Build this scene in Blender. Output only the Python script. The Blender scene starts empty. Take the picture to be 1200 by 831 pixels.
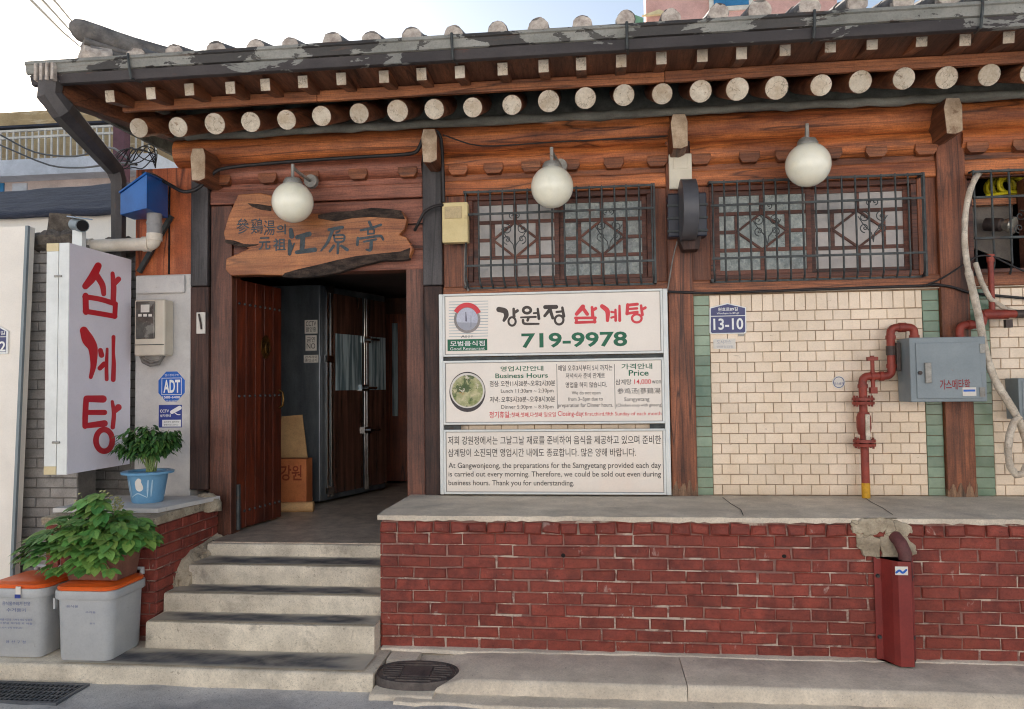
import bpy, bmesh, math, random
from mathutils import Vector as V, Matrix
random.seed(11)
R_ = math.radians
S = bpy.context.scene
COL = S.collection

# ------------------------------------------------------------------ camera
FPX = 900.0
YAW, PITCH, ROLL = R_(6.3), R_(2.4), R_(0.7)
CAM = V((0.0, -5.2, 1.5))
FW = V((-math.sin(YAW)*math.cos(PITCH), math.cos(YAW)*math.cos(PITCH), math.sin(PITCH)))
RT = V((math.cos(YAW), math.sin(YAW), 0.0)); UP = RT.cross(FW)
_c, _s = math.cos(ROLL), math.sin(ROLL)
RT, UP = _c*RT - _s*UP, _s*RT + _c*UP
cam_d = bpy.data.cameras.new('camera'); cam = bpy.data.objects.new('camera', cam_d); COL.objects.link(cam)
cam.matrix_world = Matrix(((RT.x, UP.x, -FW.x, CAM.x), (RT.y, UP.y, -FW.y, CAM.y), (RT.z, UP.z, -FW.z, CAM.z), (0, 0, 0, 1)))
cam_d.sensor_width = 36.0; cam_d.lens = 36.0*FPX/1200.0
cam_d.clip_start = 0.05; cam_d.clip_end = 2000
S.camera = cam

# ------------------------------------------------------------------ sky and sun
SUN_AZ, SUN_EL = R_(-36.0), R_(17.5)          # behind the building, to the left
w = bpy.data.worlds.new('World'); S.world = w; w.use_nodes = True
nt = w.node_tree; nt.nodes.clear()
sky = nt.nodes.new('ShaderNodeTexSky'); sky.sky_type = 'NISHITA'; sky.sun_disc = False
sky.sun_elevation = SUN_EL; sky.sun_rotation = SUN_AZ
sky.air_density = 1.0; sky.dust_density = 0.8; sky.ozone_density = 1.0
hs = nt.nodes.new('ShaderNodeHueSaturation'); hs.inputs['Saturation'].default_value = 0.75
bg = nt.nodes.new('ShaderNodeBackground'); bg.inputs['Strength'].default_value = 0.06
wo = nt.nodes.new('ShaderNodeOutputWorld')
nt.links.new(sky.outputs[0], hs.inputs['Color']); nt.links.new(hs.outputs[0], bg.inputs[0]); nt.links.new(bg.outputs[0], wo.inputs[0])
sd = bpy.data.lights.new('sun', 'SUN'); sd.energy = 5.0; sd.angle = R_(0.6); sd.color = (1.0, 0.915, 0.82)
so = bpy.data.objects.new('sun', sd); COL.objects.link(so)
sdir = V((math.sin(SUN_AZ)*math.cos(SUN_EL), math.cos(SUN_AZ)*math.cos(SUN_EL), math.sin(SUN_EL)))
so.rotation_euler = sdir.to_track_quat('Z', 'Y').to_euler(); so.location = (0, 0, 30)
S.view_settings.view_transform = 'Standard'; S.view_settings.look = 'None'
S.view_settings.exposure = 1.8; S.view_settings.gamma = 1.0
S.render.engine = 'CYCLES'
try:
    S.cycles.use_denoising = True; S.cycles.filter_width = 1.1; S.cycles.max_bounces = 8; S.cycles.diffuse_bounces = 5
except Exception: pass

# ------------------------------------------------------------------ pixel rays -> points of the place
def ray(px, py): return FW + RT*((px-600)/FPX) - UP*((py-415.5)/FPX)
def at(px, py, Y): d = ray(px, py); return CAM + d*((Y-CAM.y)/d.y)
def atz(px, py, Z): d = ray(px, py); return CAM + d*((Z-CAM.z)/d.z)
def atx(px, py, X): d = ray(px, py); return CAM + d*((X-CAM.x)/d.x)
def rectw(x0, y0, x1, y1, Y):      # level, upright rectangle on the plane y = Y
    xm, ym = (x0+x1)/2, (y0+y1)/2
    return at(x0, ym, Y).x, at(x1, ym, Y).x, at(xm, y1, Y).z, at(xm, y0, Y).z

# ------------------------------------------------------------------ mesh builder
def ngon_ok(p): return p
class MB:
    def __init__(s): s.v = []; s.f = []
    def add(s, vs, fs):
        n = len(s.v); s.v += [V(p) for p in vs]; s.f += [tuple(i+n for i in f) for f in fs]
    def hexa(s, p):
        s.add(p, [(0,3,2,1),(4,5,6,7),(0,1,5,4),(1,2,6,5),(2,3,7,6),(3,0,4,7)])
    def box(s, x0, x1, y0, y1, z0, z1):
        s.hexa([(x0,y0,z0),(x1,y0,z0),(x1,y1,z0),(x0,y1,z0),(x0,y0,z1),(x1,y0,z1),(x1,y1,z1),(x0,y1,z1)])
    def obox(s, c, ax, ay, az):
        c, ax, ay, az = V(c), V(ax), V(ay), V(az)
        s.hexa([c-ax-ay-az, c+ax-ay-az, c+ax+ay-az, c-ax+ay-az, c-ax-ay+az, c+ax-ay+az, c+ax+ay+az, c-ax+ay+az])
    def bar(s, a, b, wv, up=(0,1,0), d=None):     # rectangular bar from a to b
        a, b = V(a), V(b); t = (b-a).normalized(); u = V(up); u = (u - t*u.dot(t)).normalized(); sd_ = t.cross(u)
        s.obox((a+b)/2, (b-a)/2, sd_*wv/2, u*(d if d else wv)/2)
    def prism(s, poly, vec, caps=True):
        poly = [V(p) for p in poly]; n = len(poly); vec = V(vec)
        vs = poly + [p+vec for p in poly]
        fs = [(i, (i+1) % n, n+(i+1) % n, n+i) for i in range(n)]
        if caps: fs += [tuple(range(n))[::-1], tuple(range(n, 2*n))]
        s.add(vs, fs)
    def tube(s, pts, r, n=8, caps=True):
        pts = [V(p) for p in pts]; k = len(pts)
        if not isinstance(r, (list, tuple)): r = [r]*k
        t0 = (pts[1]-pts[0]).normalized()
        u = t0.cross(V((0, 0, 1)))
        if u.length < 1e-3: u = t0.cross(V((1, 0, 0)))
        u.normalize(); vs = []
        for i, p in enumerate(pts):
            if i == 0: t = t0
            elif i == k-1: t = (pts[i]-pts[i-1]).normalized()
            else: t = ((pts[i+1]-pts[i]).normalized() + (pts[i]-pts[i-1]).normalized()); t = t.normalized() if t.length > 1e-6 else (pts[i+1]-pts[i]).normalized()
            u = (u - t*u.dot(t)); u.normalize(); w_ = t.cross(u)
            vs += [p + (u*math.cos(a) + w_*math.sin(a))*r[i] for a in [2*math.pi*j/n for j in range(n)]]
        fs = [(i*n+j, i*n+(j+1) % n, (i+1)*n+(j+1) % n, (i+1)*n+j) for i in range(k-1) for j in range(n)]
        if caps: fs += [tuple(range(n))[::-1], tuple(range((k-1)*n, k*n))]
        s.add(vs, fs)
    def lathe(s, prof, c, n=24, axis='z', cap=True):
        c = V(c); vs = []
        for r, h in prof:
            for j in range(n):
                a = 2*math.pi*j/n; x, y = r*math.cos(a), r*math.sin(a)
                vs.append(c + (V((x, y, h)) if axis == 'z' else V((x, h, y)) if axis == 'y' else V((h, x, y))))
        k = len(prof)
        fs = [(i*n+j, i*n+(j+1) % n, (i+1)*n+(j+1) % n, (i+1)*n+j) for i in range(k-1) for j in range(n)]
        if cap: fs += [tuple(range(n))[::-1], tuple(range((k-1)*n, k*n))]
        s.add(vs, fs)
    def pillow(s, x0, x1, z0, z1, yb, yf, ch, jit=0.0):   # a tile or brick whose face looks to -y
        j = lambda: random.uniform(-jit, jit)
        b = [(x0+j(),yb,z0+j()),(x1+j(),yb,z0+j()),(x1+j(),yb,z1+j()),(x0+j(),yb,z1+j())]
        m = [(p[0], yf+ch, p[2]) for p in b]
        sx = lambda p, cx, cz: (p[0]+(ch if p[0] < cx else -ch), yf+j()*0.6, p[2]+(ch if p[2] < cz else -ch))
        cx, cz = (x0+x1)/2, (z0+z1)/2
        f = [sx(p, cx, cz) for p in b]
        s.add(b+m+f, [(0,1,5,4),(1,2,6,5),(2,3,7,6),(3,0,4,7),(4,5,9,8),(5,6,10,9),(6,7,11,10),(7,4,8,11),(8,9,10,11)])
    def stroke(s, pts, mp, off, n=5):            # brush stroke: (x, y, width) list in 2-D, mapped to the surface by mp
        P = []
        for i in range(len(pts)-1):
            a, b = pts[i], pts[i+1]
            for k in range(n):
                t = k/n; P.append(tuple(a[q]*(1-t)+b[q]*t for q in range(3)))
        P.append(tuple(pts[-1])); L, Rr = [], []
        if len(P) > 4:                            # soften corners
            for _ in range(3):
                P = [P[0]] + [tuple((P[i-1][q]+2*P[i][q]+P[i+1][q])/4 for q in range(3)) for i in range(1, len(P)-1)] + [P[-1]]
        def dirn(i):
            a, b = P[max(0, i-1)], P[min(len(P)-1, i+1)]; l = math.hypot(b[0]-a[0], b[1]-a[1]) or 1
            return (b[0]-a[0])/l, (b[1]-a[1])/l
        for i, (x, y, wd) in enumerate(P):
            dx, dy = dirn(i); L.append((x-dy*wd/2, y+dx*wd/2)); Rr.append((x+dy*wd/2, y-dx*wd/2))
        def cap(i, sg):
            x, y, wd = P[i]; dx, dy = dirn(i); dx, dy = dx*sg, dy*sg
            return [(x+wd/2*(dx*math.cos(a)-dy*math.sin(a)*sg), y+wd/2*(dy*math.cos(a)+dx*math.sin(a)*sg)) for a in [math.pi/2-math.pi*k/6 for k in range(1, 6)]]
        out = L + cap(-1 if False else len(P)-1, 1) + Rr[::-1]
        c0 = cap(0, -1); out += c0[::1] if False else c0[::-1][::-1]
        s.v, n0 = s.v, len(s.v)
        # strip faces (robust for bent strokes) plus round ends
        kk = len(P)
        vs = [mp(*p) + off for p in L] + [mp(*p) + off for p in Rr]
        fs = [(i, i+1, kk+i+1, kk+i) for i in range(kk-1)]
        s.add(vs, fs)
        for i, sg in ((len(P)-1, 1), (0, -1)):
            x, y, wd = P[i]; dx, dy = dirn(i); dx, dy = dx*sg, dy*sg
            ring = [(x+wd/2*(dx*math.cos(a)-dy*math.sin(a)), y+wd/2*(dy*math.cos(a)+dx*math.sin(a))) for a in [-math.pi/2+math.pi*k/8 for k in range(9)]]
            s.add([mp(*p)+off for p in ring], [tuple(range(9))])
    def ring(s, cx, cy, rx, ry, wd, mp, off, n=28, a0=0, a1=2*math.pi):
        vs = []
        for k in range(n+1):
            a = a0+(a1-a0)*k/n
            vs += [mp(cx+(rx-wd/2)*math.cos(a), cy+(ry-wd/2)*math.sin(a))+off, mp(cx+(rx+wd/2)*math.cos(a), cy+(ry+wd/2)*math.sin(a))+off]
        s.add(vs, [(2*k, 2*k+1, 2*k+3, 2*k+2) for k in range(n)])
    def disc(s, cx, cy, rx, ry, mp, off, n=32, a0=0, a1=2*math.pi):
        s.add([mp(cx+rx*math.cos(a0+(a1-a0)*k/n), cy+ry*math.sin(a0+(a1-a0)*k/n))+off for k in range(n + (0 if a1-a0 > 6.28 else 1))], [tuple(range(n + (0 if a1-a0 > 6.28 else 1)))])
    def text(s, body, tl, tr, br, bl, off=V((0, 0, 0)), bold=0.0, fit='both'):
        tl, tr, br, bl = V(tl), V(tr), V(br), V(bl)
        me = text_mesh(body, bold); xs = [v.co.x for v in me.vertices]; ys = [v.co.y for v in me.vertices]
        if not xs: return
        x0, x1, y0, y1 = min(xs), max(xs), min(ys), max(ys)
        vs = []
        for v in me.vertices:
            a = (v.co.x-x0)/(x1-x0); b = (v.co.y-y0)/(y1-y0)
            vs.append((tl*(1-a)+tr*a)*b + (bl*(1-a)+br*a)*(1-b) + off)
        s.add(vs, [tuple(p.vertices) for p in me.polygons]); bpy.data.meshes.remove(me)
    def rtext(s, body, x0, y0, x1, y1, Y, bold=0.0):     # upright text fitted to a rectangle on the plane y = Y
        X0, X1, Z0, Z1 = rectw(x0, y0, x1, y1, Y)
        s.text(body, (X0,Y,Z1), (X1,Y,Z1), (X1,Y,Z0), (X0,Y,Z0), bold=bold)
    def build(s, name, m, parent=None, smooth=None, bevel=0.0, seg=2, recalc=True):
        o_w = world_loc(parent) if parent else V((0, 0, 0))
        me = bpy.data.meshes.new(name); me.from_pydata([tuple(p-o_w) for p in s.v], [], s.f); me.update()
        if recalc:
            b = bmesh.new(); b.from_mesh(me); bmesh.ops.recalc_face_normals(b, faces=b.faces); b.to_mesh(me); b.free()
        me.materials.append(m)
        if smooth is not None:
            me.polygons.foreach_set('use_smooth', [True]*len(me.polygons)); me.set_sharp_from_angle(angle=R_(smooth))
        ob = bpy.data.objects.new(name, me); COL.objects.link(ob)
        if parent: ob.parent = parent
        if bevel:
            md = ob.modifiers.new('bevel', 'BEVEL'); md.width = bevel; md.segments = seg; md.limit_method = 'ANGLE'; md.angle_limit = R_(40)
        return ob

def text_mesh(body, bold=0.0):
    c = bpy.data.curves.new('lettering', 'FONT'); c.body = body; c.resolution_u = 3; c.offset = bold
    o = bpy.data.objects.new('lettering', c); COL.objects.link(o)
    dg = bpy.context.evaluated_depsgraph_get(); me = bpy.data.meshes.new_from_object(o.evaluated_get(dg))
    bpy.data.objects.remove(o); bpy.data.curves.remove(c)
    return me

def world_loc(o):
    p = V((0, 0, 0))
    while o: p += o.location; o = o.parent
    return p
def thing(name, label, cat, loc, group=None):
    o = bpy.data.objects.new(name, None); COL.objects.link(o); o.location = V(loc); o.empty_display_size = 0.1
    o['label'] = label; o['category'] = cat
    if group: o['group'] = group
    return o
def tag(o, label, cat, group=None):
    o['label'] = label; o['category'] = cat
    if group: o['group'] = group
    return o
def struct(o, kind='structure'): o['kind'] = kind; return o
def copy_tree(o, parent=None):
    c = o.copy(); COL.objects.link(c); c.parent = parent
    for ch in list(o.children): copy_tree(ch, c)
    return c

# ------------------------------------------------------------------ materials
def lin(c):
    return tuple(((x/255)/12.92 if x/255 <= 0.04045 else ((x/255+0.055)/1.055)**2.4) for x in c) + (1,)
def mat(name, c1, c2=None, scale=6.0, stretch=(1,1,1), detail=6, lo=0.35, hi=0.65, rough=0.7, rough2=None, metallic=0.0,
        bump=0.0, bscale=40.0, bstretch=None, island=0.0, icol=None, stains=(), spec=0.4, coat=0.0, dist=0.0, trans=0.0, emit=None, bdist=0.004, grime=0.16, crack=None):
    m = bpy.data.materials.new(name); m.use_nodes = True; t = m.node_tree; N, L = t.nodes, t.links
    p = N['Principled BSDF']; p.inputs['Roughness'].default_value = rough; p.inputs['Metallic'].default_value = metallic
    p.inputs['Specular IOR Level'].default_value = spec
    if coat: p.inputs['Coat Weight'].default_value = coat; p.inputs['Coat Roughness'].default_value = 0.12
    if trans: p.inputs['Transmission Weight'].default_value = trans
    tc = N.new('ShaderNodeTexCoord'); oi = N.new('ShaderNodeObjectInfo')
    ad = N.new('ShaderNodeVectorMath'); ad.operation = 'ADD'
    mu = N.new('ShaderNodeMath'); mu.operation = 'MULTIPLY'; mu.inputs[1].default_value = 37.0
    L.new(oi.outputs['Random'], mu.inputs[0]); L.new(tc.outputs['Object'], ad.inputs[0]); L.new(mu.outputs[0], ad.inputs[1])
    def noise(sc, st, det=6, rg=0.6, ds=0.0):
        mp = N.new('ShaderNodeMapping'); mp.inputs['Scale'].default_value = st
        n = N.new('ShaderNodeTexNoise'); n.inputs['Scale'].default_value = sc; n.inputs['Detail'].default_value = det
        n.inputs['Roughness'].default_value = rg; n.inputs['Distortion'].default_value = ds
        L.new(ad.outputs[0], mp.inputs[0]); L.new(mp.outputs[0], n.inputs[0]); return n
    def ramp(src, a, b, ca=(0,0,0,1), cb=(1,1,1,1)):
        r = N.new('ShaderNodeValToRGB'); e = r.color_ramp.elements
        e[0].position, e[1].position = a, b; e[0].color, e[1].color = ca, cb
        L.new(src, r.inputs[0]); return r
    def mix(fac, a, b, mode='MIX'):
        x = N.new('ShaderNodeMix'); x.data_type = 'RGBA'; x.blend_type = mode
        for sock, val in ((x.inputs[0], fac), (x.inputs[6], a), (x.inputs[7], b)):
            if isinstance(val, bpy.types.NodeSocket): L.new(val, sock)
            else: sock.default_value = val
        return x.outputs[2]
    if c2 is None: c2 = tuple(x*0.8 for x in c1[:3]) + (1,)
    n1 = noise(scale, stretch, detail, 0.62, dist)
    colr = ramp(n1.outputs['Fac'], lo, hi, c1, c2).outputs[0]
    if island:
        g = N.new('ShaderNodeNewGeometry'); mr = N.new('ShaderNodeMapRange')
        mr.inputs['To Min'].default_value = 1-island; mr.inputs['To Max'].default_value = 1+island*0.7
        L.new(g.outputs['Random Per Island'], mr.inputs[0])
        colr = mix(1.0, colr, mr.outputs[0], 'MULTIPLY')
        if icol:
            wn = N.new('ShaderNodeTexWhiteNoise'); wn.noise_dimensions = '1D'; L.new(g.outputs['Random Per Island'], wn.inputs['W'])
            rr = ramp(wn.outputs['Value'], icol[1], min(1, icol[1]+0.3)); mq = N.new('ShaderNodeMath'); mq.operation = 'MULTIPLY'; mq.inputs[1].default_value = icol[2]
            L.new(rr.outputs[0], mq.inputs[0]); colr = mix(mq.outputs[0], colr, icol[0])
    for (sc, st, a, b, cc, amt) in stains:
        nn = noise(sc, st, 5, 0.65, 0.4); rr = ramp(nn.outputs['Fac'], a, b)
        mm = N.new('ShaderNodeMath'); mm.operation = 'MULTIPLY'; mm.inputs[1].default_value = amt; L.new(rr.outputs[0], mm.inputs[0])
        colr = mix(mm.outputs[0], colr, cc)
    if crack:
        for (sc, st, wd, amt) in crack:
            nn = noise(sc, st, 4, 0.55, 0.3); r = ramp(nn.outputs['Fac'], 0.5-wd, 0.5+wd); r.color_ramp.elements[1].color = (0,0,0,1)
            e = r.color_ramp.elements.new(0.5); e.color = (1,1,1,1)
            mm = N.new('ShaderNodeMath'); mm.operation = 'MULTIPLY'; mm.inputs[1].default_value = amt; L.new(r.outputs[0], mm.inputs[0])
            colr = mix(mm.outputs[0], colr, tuple(x*0.22 for x in c2[:3])+(1,))
    if grime:
        ng = noise(2.1, (1,1,1), 9, 0.7, 0.2); rg = ramp(ng.outputs['Fac'], 0.35, 0.62, (1-grime*1.6,)*3+(1,), (1,1,1,1)); colr = mix(1.0, colr, rg.outputs[0], 'MULTIPLY')
        ng = noise(95, (1,1,1), 3, 0.7); rg = ramp(ng.outputs['Fac'], 0.36, 0.55, (1-grime,)*3+(1,), (1,1,1,1)); colr = mix(1.0, colr, rg.outputs[0], 'MULTIPLY')
    L.new(colr, p.inputs['Base Color'])
    if rough2 is not None:
        rr = ramp(n1.outputs['Fac'], lo, hi, (rough,)*3+(1,), (rough2,)*3+(1,)); L.new(rr.outputs[0], p.inputs['Roughness'])
    if bump:
        nb = noise(bscale, bstretch or stretch, 5, 0.65); b = N.new('ShaderNodeBump')
        b.inputs['Strength'].default_value = bump; b.inputs['Distance'].default_value = bdist
        L.new(nb.outputs['Fac'], b.inputs['Height']); L.new(b.outputs[0], p.inputs['Normal'])
    if emit: p.inputs['Emission Color'].default_value = emit[0]; p.inputs['Emission Strength'].default_value = emit[1]
    return m
def wood(name, light, dark, axis, rough=0.44, bump=0.35, fine=0.5, stains=()):
    st = {'x': (0.09, 1, 1), 'y': (1, 0.09, 1), 'z': (1, 1, 0.09)}[axis]
    kn = (5.0, tuple(min(1, s*3) for s in st), 0.66, 0.74, tuple(x*0.35 for x in dark[:3])+(1,), 0.75)
    fi = (105.0, tuple(s*(0.35 if s < 0.5 else 1) for s in st), 0.47, 0.60, tuple(x*0.45 for x in dark[:3])+(1,), fine)
    lg = (2.0, tuple(min(1, s*5) for s in st), 0.5, 0.75, tuple(x*0.5 for x in dark[:3])+(1,), 0.55)
    return mat(name, light, dark, scale=11, stretch=st, detail=8, lo=0.36, hi=0.66, rough=rough, rough2=rough+0.15, bump=min(1, bump*1.6), bscale=70, grime=0.26,
               bstretch=st, stains=(lg, fi, kn)+tuple(stains), dist=0.5, bdist=0.008,
               crack=((2.2, tuple(x*0.55 if x < 0.5 else x for x in st), 0.006, 0.9), (4.5, tuple(x*0.7 if x < 0.5 else x for x in st), 0.012, 0.5)), spec=0.5)
M = {}
def tread_mat():
    m = mat('worn_dark_tread', lin((98,99,105)), lin((62,63,70)), scale=5, stretch=(0.5,1,1), rough=0.8, bump=0.7, bscale=70,
        stains=((3.5,(0.6,1,1),0.56,0.74,lin((176,168,156)),0.6),(80,(1,1,1),0.60,0.70,lin((70,70,74)),0.5)))
    t = m.node_tree; p = t.nodes['Principled BSDF']; src = p.inputs['Base Color'].links[0].from_socket
    at_ = t.nodes.new('ShaderNodeAttribute'); at_.attribute_name = 'wear'
    x = t.nodes.new('ShaderNodeMix'); x.data_type = 'RGBA'; x.inputs[6].default_value = lin((186,178,162))
    t.links.new(at_.outputs['Fac'], x.inputs[0]); t.links.new(src, x.inputs[7]); t.links.new(x.outputs[2], p.inputs['Base Color']); return m
def tread_sheet(x0, x1, yf, yb, z, name, parent, seed):
    rnd = random.Random(seed); nx, ny = 70, 12; vs = []; wr = []
    ph = [rnd.uniform(0, 6.28) for _ in range(6)]
    for j in range(ny+1):
        for i in range(nx+1):
            u, v = i/nx, j/ny
            vs.append((x0+(x1-x0)*u, yf+(yb-yf)*v, z+rnd.uniform(-.0007, .0007)))
            e = min(u*7+0.25*math.sin(v*7+ph[0]), (1-u)*8+0.2*math.sin(v*5+ph[1]), v*6-0.05, (1-v)*3.2+0.25*math.sin(u*17+ph[2]), 1.0)
            wr.append(max(0, min(1, e-0.12+0.16*math.sin(u*31+ph[3])*math.sin(v*9+ph[4])+rnd.uniform(-.1, .1))))
    b = MB(); b.add(vs, [(j*(nx+1)+i, j*(nx+1)+i+1, (j+1)*(nx+1)+i+1, (j+1)*(nx+1)+i) for j in range(ny) for i in range(nx)])
    o = b.build(name, M['tread'], parent, smooth=60, recalc=False)
    a = o.data.attributes.new('wear', 'FLOAT', 'POINT'); a.data.foreach_set('value', wr); return o
PALE = lin((150,120,92))
WL, WD = lin((238,142,76)), lin((152,78,42))
M['wood_x'] = wood('varnished_wood_beam', WL, WD, 'x')
M['wood_x_dark'] = wood('dark_wood_beam', lin((186,110,64)), lin((118,66,40)), 'x')
M['wood_x_purple'] = wood('purplish_wood_beam', lin((182,112,86)), lin((120,68,52)), 'x')
M['wood_z'] = wood('varnished_wood_post', lin((176,102,62)), lin((106,58,36)), 'z')
M['jamb'] = wood('dark_door_jamb', lin((134,80,58)), lin((84,50,38)), 'z')
M['wood_z_dark'] = wood('weathered_dark_post', lin((88,56,44)), lin((52,34,28)), 'z', rough=0.6)
M['wood_z_slate'] = wood('slate_painted_post', lin((82,76,76)), lin((58,54,55)), 'z', fine=0.25)
M['wood_y'] = wood('rafter_wood', lin((160,100,66)), lin((102,62,42)), 'y')
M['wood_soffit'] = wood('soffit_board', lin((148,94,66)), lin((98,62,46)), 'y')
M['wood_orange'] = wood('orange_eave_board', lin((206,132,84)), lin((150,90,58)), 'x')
M['red_panel'] = wood('red_varnished_panel', lin((226,126,72)), lin((180,86,48)), 'z', fine=0.2, bump=0.15)
M['door_wood'] = wood('red_door_wood', lin((132,58,34)), lin((78,34,22)), 'z', rough=0.35, fine=0.5)
M['slab_wood'] = wood('orange_slab_wood', lin((200,128,72)), lin((154,88,54)), 'x', rough=0.4, fine=0.3, bump=0.2)
M['bark'] = mat('tree_bark', lin((88,72,62)), lin((42,34,30)), scale=30, stretch=(0.4,1,1), rough=0.9, bump=1.0, bscale=60, bdist=0.02)
M['beam_end'] = mat('pale_painted_wood_end', lin((202,180,154)), lin((160,136,110)), scale=14, rough=0.8, bump=0.2, bscale=80, stains=((9,(1,1,1),0.60,0.66,lin((120,86,60)),0.6),))
M['rafter_end'] = mat('white_painted_rafter_end', lin((222,212,194)), lin((190,172,148)), crack=((9,(1,1,1),0.012,0.6),), scale=9, rough=0.75, bump=0.15, bscale=90, stains=((28,(1,1,1),0.63,0.67,lin((140,112,86)),0.7),))
M['eave_plaster'] = mat('grey_eave_plaster', lin((112,114,106)), lin((76,78,72)), scale=8, rough=0.85, bump=0.3, bscale=30)
M['ledge_plaster'] = mat('pale_plaster_edge', lin((150,150,138)), lin((104,102,94)), scale=10, stretch=(0.3,1,1), rough=0.85, bump=0.5, bscale=40)
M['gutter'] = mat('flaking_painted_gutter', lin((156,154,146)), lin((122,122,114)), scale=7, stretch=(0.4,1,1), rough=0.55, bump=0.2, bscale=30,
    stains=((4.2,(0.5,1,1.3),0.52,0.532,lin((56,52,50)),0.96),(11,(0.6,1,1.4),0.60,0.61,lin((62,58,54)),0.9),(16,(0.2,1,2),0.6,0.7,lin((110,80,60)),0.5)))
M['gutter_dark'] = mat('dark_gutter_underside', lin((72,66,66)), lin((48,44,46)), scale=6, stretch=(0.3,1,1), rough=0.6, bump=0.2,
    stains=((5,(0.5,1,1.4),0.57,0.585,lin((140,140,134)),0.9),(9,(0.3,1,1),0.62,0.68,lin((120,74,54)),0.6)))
M['roof_tile'] = mat('grey_clay_roof_tile', lin((134,128,122)), lin((88,84,82)), scale=9, rough=0.8, bump=0.4, bscale=40, stains=((14,(1,1,1),0.6,0.68,lin((140,128,108)),0.5),))
M['tile_mortar'] = mat('white_roof_mortar', lin((214,202,188)), lin((160,146,136)), scale=20, rough=0.9, bump=0.6, bscale=60)
M['cream_tile'] = mat('cream_glazed_tile', lin((240,220,196)), lin((230,208,180)), grime=0.08, scale=3, rough=0.2, island=0.07, bump=0.08, bscale=25,
    stains=((2.2,(1,1,0.7),0.60,0.80,lin((206,168,128)),0.6),(26,(0.6,1,1.6),0.68,0.73,lin((128,92,66)),0.6),(5,(1,1,0.12),0.64,0.74,lin((190,150,112)),0.45)))
M['green_tile'] = mat('green_glazed_tile', lin((142,160,136)), lin((96,124,104)), grime=0.06, scale=2.4, rough=0.22, island=0.22, bump=0.08, bscale=25, stains=((11,(1,1,1),0.66,0.72,lin((150,110,80)),0.45),))
M['grout'] = mat('brown_grout', lin((164,138,110)), lin((128,104,82)), scale=15, rough=0.95, bump=0.3)
M['brick'] = mat('red_painted_brick', lin((152,70,56)), lin((114,52,43)), scale=14, rough=0.65, island=0.14, icol=(lin((146,68,54)), 0.5, 0.5), bump=0.9, bscale=34, bdist=0.008,
    stains=((3.2,(1,1,1),0.56,0.75,lin((146,72,52)),0.7),(13,(1,1,0.5),0.645,0.70,lin((196,172,160)),0.55),(40,(1,1,1),0.66,0.70,lin((76,34,30)),0.7),(150,(1,1,1),0.60,0.65,lin((78,36,32)),0.6),(130,(1,1,1),0.66,0.70,lin((176,128,112)),0.5)))
M['mortar'] = mat('brick_mortar', lin((164,130,118)), lin((130,93,85)), scale=5, rough=0.95, bump=0.9, bscale=60, stains=((6,(1,1,1),0.53,0.59,lin((206,190,174)),0.8),))
M['concrete'] = mat('worn_concrete', lin((236,223,202)), lin((212,199,180)), scale=5, rough=0.9, bump=0.5, bscale=70,
    stains=((2.3,(1,1,1),0.55,0.70,lin((168,158,148)),0.55),(60,(1,1,1),0.64,0.70,lin((128,120,112)),0.6),(12,(0.5,1,1),0.66,0.74,lin((150,132,112)),0.4),(190,(1,1,1),0.60,0.64,lin((120,112,104)),0.55),(240,(1,1,1),0.62,0.66,lin((244,238,228)),0.5)))
M['step_concrete'] = mat('pale_step_concrete', lin((234,223,202)), lin((202,191,172)), scale=4.5, rough=0.9, bump=0.6, bscale=60,
    stains=((3.0,(1,1,1.4),0.52,0.70,lin((142,134,122)),0.5),(9,(0.6,1,0.5),0.58,0.70,lin((110,102,94)),0.5),(170,(1,1,1),0.60,0.64,lin((104,98,92)),0.6),(26,(1,1,1),0.63,0.68,lin((120,112,100)),0.5)))
M['tread'] = tread_mat()
M['patch'] = mat('rough_cement_patch', lin((200,186,162)), lin((158,144,122)), scale=10, crack=((5,(1,1,1),0.01,0.7),), rough=0.95, bump=1.0, bscale=30, bdist=0.015)
M['road'] = mat('grey_road', lin((226,222,216)), lin((202,198,193)), scale=3, rough=0.95, bump=0.9, bscale=120, bdist=0.006,
    stains=((1.6,(1,1,1),0.55,0.72,lin((120,121,126)),0.6),(90,(1,1,1),0.58,0.66,lin((92,92,96)),0.55),(140,(1,1,1),0.62,0.68,lin((206,206,204)),0.5)))
M['floor'] = mat('entry_floor', lin((214,198,178)), lin((168,152,136)), scale=9, rough=0.42, bump=0.4, bscale=110, stains=((80,(1,1,1),0.58,0.68,lin((60,52,48)),0.5),))
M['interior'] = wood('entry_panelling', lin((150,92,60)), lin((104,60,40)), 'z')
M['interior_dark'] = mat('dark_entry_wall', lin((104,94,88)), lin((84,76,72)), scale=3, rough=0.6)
M['steel_dark'] = mat('dark_steel', lin((124,130,134)), lin((88,94,98)), scale=3, stretch=(2,2,0.3), rough=0.28, metallic=0.5, bump=0.03, bscale=8)
M['black_gloss'] = mat('glossy_panel_painted_reflections', lin((112,76,62)), lin((64,46,38)), scale=4, stretch=(5,5,0.3), rough=0.12, bump=0.06, bscale=4, coat=0.5, bdist=0.02)  # lighter vertical streaks in the colour paint reflections onto the doors
M['painted_reflection_glass'] = mat('door_glass_painted_reflections', lin((206,226,230)), lin((110,132,138)), grime=0.03, scale=4, stretch=(7,7,0.3), lo=0.42, hi=0.56, rough=0.08, metallic=0.15, bump=0.25, bscale=5, bstretch=(2,2,0.6), bdist=0.02)  # bright streaks in the base colour stand in for reflections in the glass
M['chrome'] = mat('chrome', (0.75,0.75,0.74,1), (0.6,0.6,0.6,1), grime=0.03, scale=5, rough=0.18, metallic=1.0)
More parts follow.
